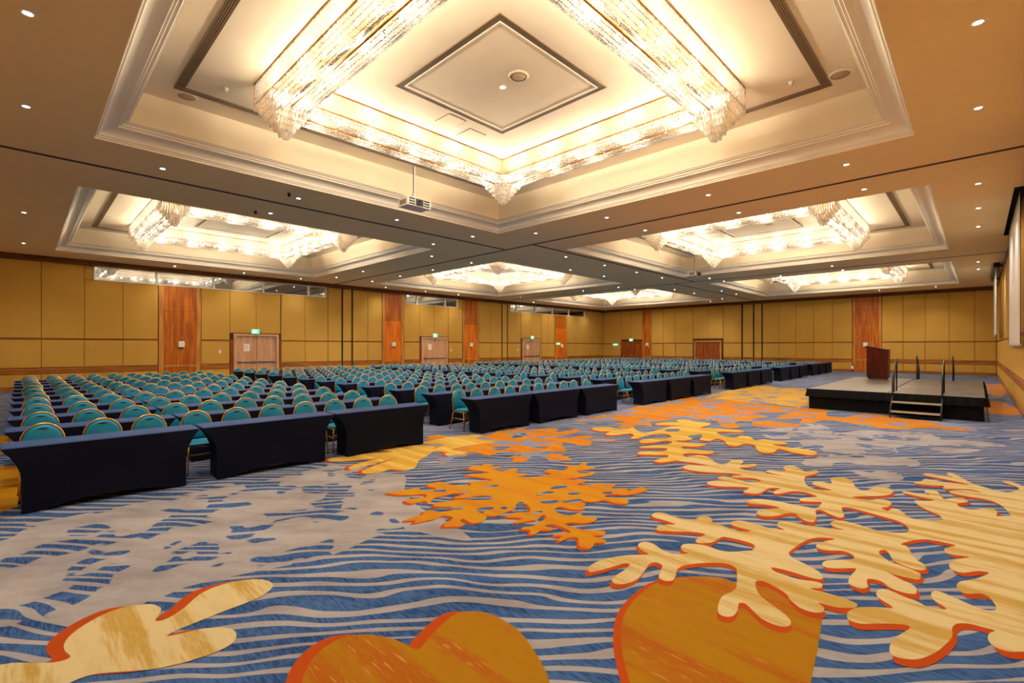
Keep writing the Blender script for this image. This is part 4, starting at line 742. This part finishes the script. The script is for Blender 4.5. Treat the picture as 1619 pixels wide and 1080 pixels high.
# ------------------------------------------------------------------ banquet chairs: teal pads, arched brass tube; the chair faces -y
def back_y(z): return .155 + (z-.45)*.13
def arch(w, z0, z1, zt, n):
    """outline of the arched back: up one side, over, down the other"""
    p = [(-w, z0)]
    for q in range(n+1):
        a = math.pi*(1-q/n); p.append((w*math.cos(a), z1 + (zt-z1)*math.sin(a)))
    return p + [(w, z0)]
def chair_parts(hi=True):
    n = 12 if hi else 6; sd = 6 if hi else 4
    P = {}
    m = MB(); o = arch(.188, .47, .665, .862, n); k = len(o)
    front = [(x, back_y(z)-.018, z) for x, z in o]; back = [(x, back_y(z)+.016, z) for x, z in o]
    cx, cz = 0, .66; mid = [(cx+(x-cx)*.8, back_y(cz+(z-cz)*.8)-.034, cz+(z-cz)*.8) for x, z in o]
    vs = front + back + mid + [(cx, back_y(cz)-.040, cz), (cx, back_y(cz)+.02, cz)]
    fs = []
    for i in range(k):
        j = (i+1) % k
        fs += [(i, j, 2*k+j, 2*k+i)[::-1], (2*k+i, 2*k+j, 3*k)[::-1], (j, i, k+i, k+j)[::-1], (k+j, k+i, 3*k+1)[::-1]]
    m.add(vs, fs, 0, True); P['backrest'] = m
    m = MB(); q = [(-.055,.822),(-.03,.812),(0,.808),(.03,.812),(.055,.822),(0,.827)]
    m.add([(x, back_y(z)-.037-.002*abs(x)/.05, z) for x, z in q] + [(x, back_y(z)-.02, z) for x, z in q], [(5,4,3,2,1,0)] + [(i,(i+1)%6,6+(i+1)%6,6+i) for i in range(6)]); P['hand_slot'] = m
    m = MB(); m.tube([(x*1.0, back_y(z), z) for x, z in [(-.2,.41)] + arch(.2, .47, .665, .876, n) + [(.2,.41)]], .0125, sd); P['back_frame'] = m
    m = MB(); ns = 8 if hi else 4
    def seat(u, v):
        a, b = 2*u-1, 2*v-1; r = .06
        x = a*(.205 - .02*v*0); y = b*.205-.025
        z = .432 + .038*(1-abs(a)**4)*(1-abs(b)**4)
        kx = 1 - .10*abs(b)**4; ky = 1 - .08*abs(a)**4
        return (x*kx, -.025 + (y+.025)*ky, z)
    m.grid(seat, ns, ns); 
    ring = []
    for i in range(ns): ring.append(seat(i/ns, 0))
    for i in range(ns): ring.append(seat(1, i/ns))
    for i in range(ns): ring.append(seat(1-i/ns, 1))
    for i in range(ns): ring.append(seat(0, 1-i/ns))
    k = len(ring); m.add(ring + [(x*.96, -.025+(y+.025)*.96, .405) for x, y, z in ring], [(i, k+i, k+(i+1) % k, (i+1) % k) for i in range(k)] + [tuple(range(2*k-1, k-1, -1))], 0, False); P['seat'] = m
    m = MB(); m.tube([(-.195,-.20,.395),(.195,-.20,.395),(.195,.155,.395),(-.195,.155,.395)], .011, sd, closed=True); P['seat_frame'] = m
    for i, (sx, sy) in enumerate(((-1,-1),(1,-1),(-1,1),(1,1))):
        m = MB(); a = (sx*.195, -.20 if sy < 0 else .155, .395); b = (sx*.215, -.235 if sy < 0 else .25, .0)
        c = tuple(b[q] + (a[q]-b[q])*.09 for q in range(3)); m.tube([a, c], .0115, sd, 0); m.tube([c, b], .013, sd, 1); P['leg%d' % i] = m
    for i, sx in enumerate((-1,1)): m = MB(); m.tube([(sx*.203,-.213,.25),(sx*.202,.19,.25)], .008, sd); P['stretcher%d' % i] = m
    m = MB(); m.tube([(-.203,-.213,.28),(.203,-.213,.28)], .008, sd); P['stretcher2'] = m
    return P
CP = chair_parts(True); MATS = {'backrest': M['teal'], 'seat': M['teal'], 'hand_slot': M['slot'], 'back_frame': M['gold'], 'seat_frame': M['gold'], 'stretcher': M['gold']}
CM = {k: v.mesh(k.rstrip('0123'), MATS.get(k) or [M['gold'], M['foot']]) for k, v in CP.items()}
CL = chair_parts(False); low = MB()
for k, v in CL.items(): low.join(v, mmap={'backrest': [0], 'seat': [0], 'hand_slot': [2]}.get(k, [1, 3]))
LOWM = [M['teal'], M['gold'], M['slot'], M['foot']]; me_clow = low.mesh('banquet_chair', LOWM)
def make_chair():
    c = empty('banquet_chair')
    for k, me in CM.items():
        if k != 'hand_slot': p = inst(k.rstrip('0123'), me, c)
        if k == 'backrest': inst('hand_slot', CM['hand_slot'], p)
    return c
spots = []
for b, s in enumerate(BLOCKS):
    for r in range(rows_of(b)):
        for k in range(10):
            x = s + .21 + .548*k + random.uniform(-.02, .02); y = ROW0 + r*PITCH + .735 + random.uniform(-.03, .03)
            spots.append((math.hypot(x, y), x, y, random.uniform(-.04, .04), b, r, k))
spots.sort(); proto = None; rest = MB()
for n, (d, x, y, rz, b, r, k) in enumerate(spots):
    if n >= 300:
        rest.join(low, Matrix.Translation((x, y, 0)) @ Matrix.Rotation(rz, 4, 'Z')); continue
    if d < 14:
        if proto is None: c = proto = make_chair()
        else: c = copy_tree(proto)
    else: c = inst('banquet_chair', me_clow)
    c.location = (x, y, 0); c.rotation_euler = (0, 0, rz)
    tag(c, 'teal gold-framed chair, %s, %s row from the front, %s seat from the left' % (BN[b], ORD[r+1], ORD[k+1]), 'chair', 'teal banquet chairs behind the tables')
o = rest.build('banquet_chairs_in_far_rows', LOWM); tag(o, 'teal chairs with gold frames crowded in the far rows', 'chairs', kind='stuff')
# ------------------------------------------------------------------ stage with steps, lectern
SX0, SX1, SY0, SY1, SH = 16.55, 24.40, -.13, 3.70, .60
stage = tag(empty('stage', (0,0,0)), 'low portable stage with grey deck and pleated black skirt', 'stage')
nx, ny = 4, 2
for i in range(nx):
    for j in range(ny):
        m = MB(); x0 = SX0+(SX1-SX0)*i/nx; x1 = SX0+(SX1-SX0)*(i+1)/nx; y0 = SY0+(SY1-SY0)*j/ny; y1 = SY0+(SY1-SY0)*(j+1)/ny
        m.pad(x0+.01, x1-.01, y0+.01, y1-.01, SH-.06, SH, .008); m.build('deck_panel', M['deck'], stage)
def pleats(z0, z1, off, amp, wl, name, flare=0.0):
    m = MB(); P = []
    def run(a, b, nrm):
        L = (Vector(b)-Vector(a)).length; n = int(L/wl*4)
        for k in range(n):
            p = Vector(a).lerp(Vector(b), k/n); P.append((p, Vector(nrm), (0, 1, 0, -1)[k % 4]*amp*random.uniform(.5, 1.2)))
    x0, x1, y0, y1 = SX0-off, SX1+off, SY0-off, SY1+off
    run((x0,y1), (x0,y0), (-1,0)); run((x0,y0), (x1,y0), (0,-1)); run((x1,y0), (x1,y1), (1,0)); run((x1,y1), (x0,y1), (0,1))
    k = len(P); vs = [(p.x+n.x*a*.5, p.y+n.y*a*.5, z1) for p, n, a in P] + [(p.x+n.x*(a+flare), p.y+n.y*(a+flare), z0) for p, n, a in P]
    m.add(vs, [(i, (i+1) % k, k+(i+1) % k, k+i) for i in range(k)], 0, True); m.build(name, M['skirt'], stage)
pleats(.005, SH-.05, -.04, .012, .16, 'stage_skirt'); pleats(SH-.23, SH-.005, .012, .03, .24, 'skirt_valance', .045)
for i in range(5):
    for j in range(3):
        m = MB()
        x = SX0+.15+(SX1-SX0-.3)*i/4; y = SY0+.15+(SY1-SY0-.3)*j/2; m.box(x-.03, x+.03, y-.03, y+.03, 0, SH-.06); m.build('stage_leg', M['black_metal'], stage)
def steps(x, sgn, lab):
    """two-tread steps at the stage edge x, going down towards -sgn*x"""
    s = tag(empty('stage_steps', (x, 1.16, 0)), lab, 'steps', 'stage steps')
    hw = .5
    for z, d in ((.40, .30), (.175, .58)):
        m = MB(); m.box(-sgn*.06, -sgn*d, -hw, hw, z-.03, z, 0); m.build('tread', M['black_metal'], s)
        m = MB(); m.box(-sgn*(d-.03), -sgn*(d+.012), -hw, hw, z-.035, z+.008); m.build('tread_nosing', M['tread'], s)
    m = MB()
    for y in (-hw, hw):
        m.tube([(-sgn*.60, y, 0), (-sgn*.60, y, .16)], .016, 6); m.tube([(-sgn*.06, y, 0), (-sgn*.06, y, .40)], .016, 6)
        m.tube([(-sgn*.62, y, .14), (-sgn*.06, y, .52)], .02, 6)
    m.build('steps_frame', M['black_metal'], s)
    for y in (-hw, hw):
        m = MB(); m.tube([(-sgn*.07, y, .0), (-sgn*.07, y, 1.0), (sgn*.85, y, 1.5), (sgn*.85, y, .61)], .02, 6)
        m.tube([(sgn*.3, y, 1.2), (sgn*.3, y, .61)], .016, 6); m.build('handrail', M['black_metal'], s)
    return s
steps(SX0-.05, 1, 'black two-tread steps with handrails on the near side of the stage')
steps(SX1+.05, -1, 'black steps with handrails on the far side of the stage')
lec = tag(empty('lectern', (23.1, 2.47, SH)), 'dark mahogany lectern with sloping top standing on the stage', 'lectern')
w, dp = .62, .66
m = MB(); m.add([(0,0,.08),(w,0,.08),(w,dp,.08),(0,dp,.08),(0,0,1.12),(w,0,1.12),(w,dp,1.27),(0,dp,1.27)], [(3,2,1,0),(4,5,6,7),(0,1,5,4),(1,2,6,5),(2,3,7,6),(3,0,4,7)]); m.build('cabinet', M['mahogany'], lec)
m = MB(); m.add([(-.02,-.03,1.115),(w+.02,-.03,1.115),(w+.02,dp+.02,1.275),(-.02,dp+.02,1.275),(-.02,-.03,1.14),(w+.02,-.03,1.14),(w+.02,dp+.02,1.30),(-.02,dp+.02,1.30)], [(3,2,1,0),(4,5,6,7),(0,1,5,4),(1,2,6,5),(2,3,7,6),(3,0,4,7)]); m.build('reading_top', M['mahogany'], lec)
m = MB(); m.box(.03, w-.03, .03, dp-.03, .03, .08)
for x in (.08, w-.08):
    for y in (.08, dp-.08): m.lathe([(.001,0),(.025,0),(.025,.03),(.001,.03)], 8, c=(x, y, 0))
m.build('plinth', M['black'], lec)

# ------------------------------------------------------------------ projection screens on the right wall
def screen(x0, x1, y, zb, lab, up=0.0):
    s = tag(empty('projection_screen', ((x0+x1)/2, y, zb)), lab, 'screen', 'projection screens'); hw = (x1-x0)/2; t = H-zb+up
    m = MB(); m.add([(-hw,0,.05),(hw,0,.05),(hw,0,t-.02),(-hw,0,t-.02)], [(3,2,1,0)]); m.build('screen_fabric', M['screen'], s)
    for sx in (-1, 1):
        m = MB(); m.box(sx*hw, sx*(hw-.05), -.006, .006, .05, t-.02); m.build('black_border', M['black'], s)
    m = MB(); m.box(-hw-.02, hw+.02, -.02, .02, 0, .06); m.build('weight_bar', M['alu'], s); return s
s = screen(17.25, 23.4, YR+.15, 1.88, 'large white projection screen rolled down from the ceiling slot behind the stage')
for x in (-2.9, 2.9): m = MB(); m.box(x-.03, x+.03, -.149, .0, H-1.88-.12, H-1.88-.06); m.build('wall_bracket', M['black'], s)
s = screen(31.6, 38.0, YR+.28, 2.42, 'white projection screen hanging near the far right corner')
m = MB(); m.box(-3.3, 3.3, -.1, .1, H-2.42-.22, H-2.42-.002); m.box(-3.0, -2.9, -.27, -.1, H-2.42-.16, H-2.42-.08); m.box(2.9, 3.0, -.27, -.1, H-2.42-.16, H-2.42-.08); m.build('roller_case', M['black'], s)

# ------------------------------------------------------------------ projectors on ceiling poles
def projector(x, y, z, lab):
    p = tag(empty('projector', (x, y, z)), lab, 'projector', 'ceiling projectors')
    m = MB(); m.box(-.36, .36, 0, .46, 0, .205); m.build('housing', M['white'], p)
    m = MB(); m.box(-.12, .12, -.015, .01, .012, .195); m.build('lens_panel', M['black'], p)
    m = MB(); m.lathe([(.075,0),(.075,.03),(.055,.035),(.05,.012),(.001,.018)], 16); m.build('lens', M['lens'], p, (0, -.012, .105), (R(90), 0, 0))
    for x0, x1 in ((-.33, -.14), (.14, .33)):
        for z0 in (.02, .085, .15): 
            m = MB(); m.box(x0, x1, -.006, .01, z0, z0+.045); m.build('vent', M['black'], p)
    m = MB(); m.box(-.366, -.35, .08, .38, .04, .165); m.build('side_grille', M['grille'], p)
    m = MB(); m.box(-.08, .08, .15, .31, .205, .235); m.build('mount_plate', M['alu'], p)
    m = MB(); m.tube([(0,.23,.235),(0,.23,TOPZ-z)], .025, 8); m.build('ceiling_pole', M['white'], p)
    m = MB(); m.tube([(-.1,.23,.205),(-.09,.23,.3),(-.04,.23,.4),(-.035,.23,TOPZ-z)], .008, 5); m.build('cable', M['black'], p)
projector(7.36, 10.60, 5.565, 'white projector on a ceiling pole under the nearest coffer')
projector(24.95, 10.55, 5.60, 'white projector on a ceiling pole under the middle right coffer')

# ------------------------------------------------------------------ small fittings on the walls and ceiling
def wall_thing(name, side, x, z, build, lab, cat, group=None):
    o = on_wall(empty(name), side); o.location = Vector(o.location) + o.rotation_euler.to_matrix() @ Vector((x, z, 0)); tag(o, lab, cat, group); build(o); return o
def exit_sign(o):
    m = MB(); m.box(-.21, .21, -.13, .13, .0, .05); m.build('sign_case', M['white'], o)
    m = MB(); m.box(-.195, .195, -.115, .115, .05, .055); m.build('sign_face', M['exit_green'], o)
    m = MB()                                   # running figure and a doorway
    m.box(-.13, -.02, -.09, .09, .055, .058); m.lathe([(.001,.058),(.022,.057),(.022,.055)], 10, c=(.06, .065, 0))
    for p, q in (((.05,.04),(.03,-.02)), ((.03,-.02),(.08,-.04)), ((.08,-.04),(.075,-.09)), ((.03,-.02),(.0,-.05)), ((.0,-.05),(-.01,-.09)), ((.05,.035),(.1,.01)), ((.05,.035),(.005,.02))):
        m.tube([(p[0], p[1], .057), (q[0], q[1], .057)], .010, 4)
    m.build('pictogram', M['exit_white'], o)
for side, x, z, w in (('left', 9.02, 2.70, 'nearest door of the left wall'), ('left', 21.25, 2.70, 'middle door of the left wall'), ('left', 31.95, 2.70, 'farthest door of the left wall'), ('far', -25.3, 2.56, 'dark door by the far corner')):
    wall_thing('exit_sign', side, x, z, exit_sign, 'green lit exit sign above the %s' % w, 'sign', 'exit signs').location += Vector((0, -.13, 0)) if side == 'left' else Vector((-.13, 0, 0))
def arrow_sign(o):
    m = MB(); m.box(-.3, .3, -.09, .09, .046, .07); m.build('sign_plate', M['exit_green'], o)
    m = MB(); m.box(-.22, .06, -.025, .025, .07, .073); m.add([(.06,-.06,.073),(.2,0,.073),(.06,.06,.073)], [(0,1,2)]); m.build('arrow', M['exit_white'], o)
wall_thing('direction_sign', 'far', -27.2, 2.1, arrow_sign, 'green arrow sign on the far wall near the corner', 'sign', 'arrow signs')
wall_thing('direction_sign', 'left', 35.75, 2.15, arrow_sign, 'green arrow sign on the farthest pillar of the left wall', 'sign', 'arrow signs')
def notice(o):
    m = MB(); m.box(-.15, .15, -.2, .2, .05, .054); m.build('sheet', M['paper'], o)
    m = MB()
    for k in range(6): m.box(-.11, .11-.03*(k % 3), .13-.05*k, .14-.05*k, .054, .0545)
    m.build('printed_lines', M['grille'], o)
for side, x, z, w in (('left', 8.62, 1.82, 'nearest beech door'), ('left', 20.85, 1.85, 'middle beech door'), ('left', 31.45, 1.85, 'farthest beech door'), ('far', -25.75, 1.75, 'dark door by the far corner')):
    wall_thing('paper_notice', side, x, z, notice, 'white paper notice on the %s' % w, 'notice', 'paper notices')
def wall_box(o):
    m = MB(); m.pad(-.13, .13, -.15, .15, .05, .17, .02); m.build('case', M['white'], o)
    m = MB(); m.box(-.09, .09, -.21, -.15, .05, .12); m.build('bracket', M['black'], o)
for side, x, z, w in (('left', 5.60, 1.98, 'nearest pillar of the left wall'), ('left', 17.80, 2.02, 'second pillar of the left wall'), ('left', 24.80, 2.02, 'third pillar of the left wall'), ('left', 36.3, 1.95, 'farthest pillar of the left wall'), ('far', -5.95, 2.03, 'pillar behind the lectern'), ('far', -23.55, 2.1, 'narrow pillar by the dark door')):
    wall_thing('wall_box', side, x, z, wall_box, 'small white box fixed to the %s' % w, 'wall box', 'white wall boxes')
def switch(o):
    m = MB(); m.pad(-.06, .06, -.09, .09, .045, .06, .004); m.build('plate', M['white'], o); m = MB(); m.box(-.025, .025, -.035, .035, .06, .068); m.build('rocker', M['paper'], o)
for x, z, w in ((7.32, 1.60, 'nearest'), (22.82, 1.60, 'middle'), (30.2, 1.60, 'farthest')):
    wall_thing('light_switch', 'left', x, z, switch, 'white light switch beside the %s beech door' % w, 'switch', 'light switches')
def alarm(o):
    m = MB(); m.pad(-.11, .11, -.11, .11, .05, .12, .015); m.build('case', M['red'], o); m = MB(); m.box(-.06, .06, -.05, .05, .12, .124); m.build('glass_plate', M['white'], o)
wall_thing('fire_alarm', 'far', -23.35, 1.85, alarm, 'red fire alarm box on the narrow pillar by the dark door', 'alarm')
fe = tag(empty('fire_extinguisher', (XF-.20, 6.72, 0)), 'red and white fire extinguisher standing at the pillar behind the stage', 'extinguisher')
m = MB(); m.lathe([(.001,0),(.08,0),(.085,.02),(.085,.22)], 14, mi=0); m.build('cylinder', M['red'], fe)
m = MB(); m.lathe([(.0855,.22),(.0855,.38),(.06,.43),(.025,.45)], 14); m.build('label_band', M['white'], fe)
m = MB(); m.tube([(0,0,.44),(0,0,.50)], .022, 8); m.box(-.02,.02,-.09,.02,.50,.53); m.tube([(0,-.02,.48),(0,-.11,.42),(0,-.11,.2)], .012, 6); m.build('valve_and_hose', M['black'], fe)
m = MB(); m.lathe([(.001,-.09),(.03,-.085),(.04,-.05),(.04,0)], 10); me_sen = m.mesh('ceiling_sensor', M['black'])
for x, y, w in ((4.75, 12.55, 'nearer'), (4.7, 14.9, 'farther')):
    tag(inst('ceiling_sensor', me_sen, None, (x, y, H)), 'small dark ceiling sensor, the %s of two beside the folding wall track' % w, 'sensor', 'ceiling sensors')
m = MB(); m.lathe([(.001,-.16),(.06,-.14),(.08,-.08),(.07,-.02),(.07,0)], 14); tag(m.build('ceiling_camera', M['white'], None, (42.9, 28.1, H)), 'white dome camera on the ceiling in the far corner', 'camera')
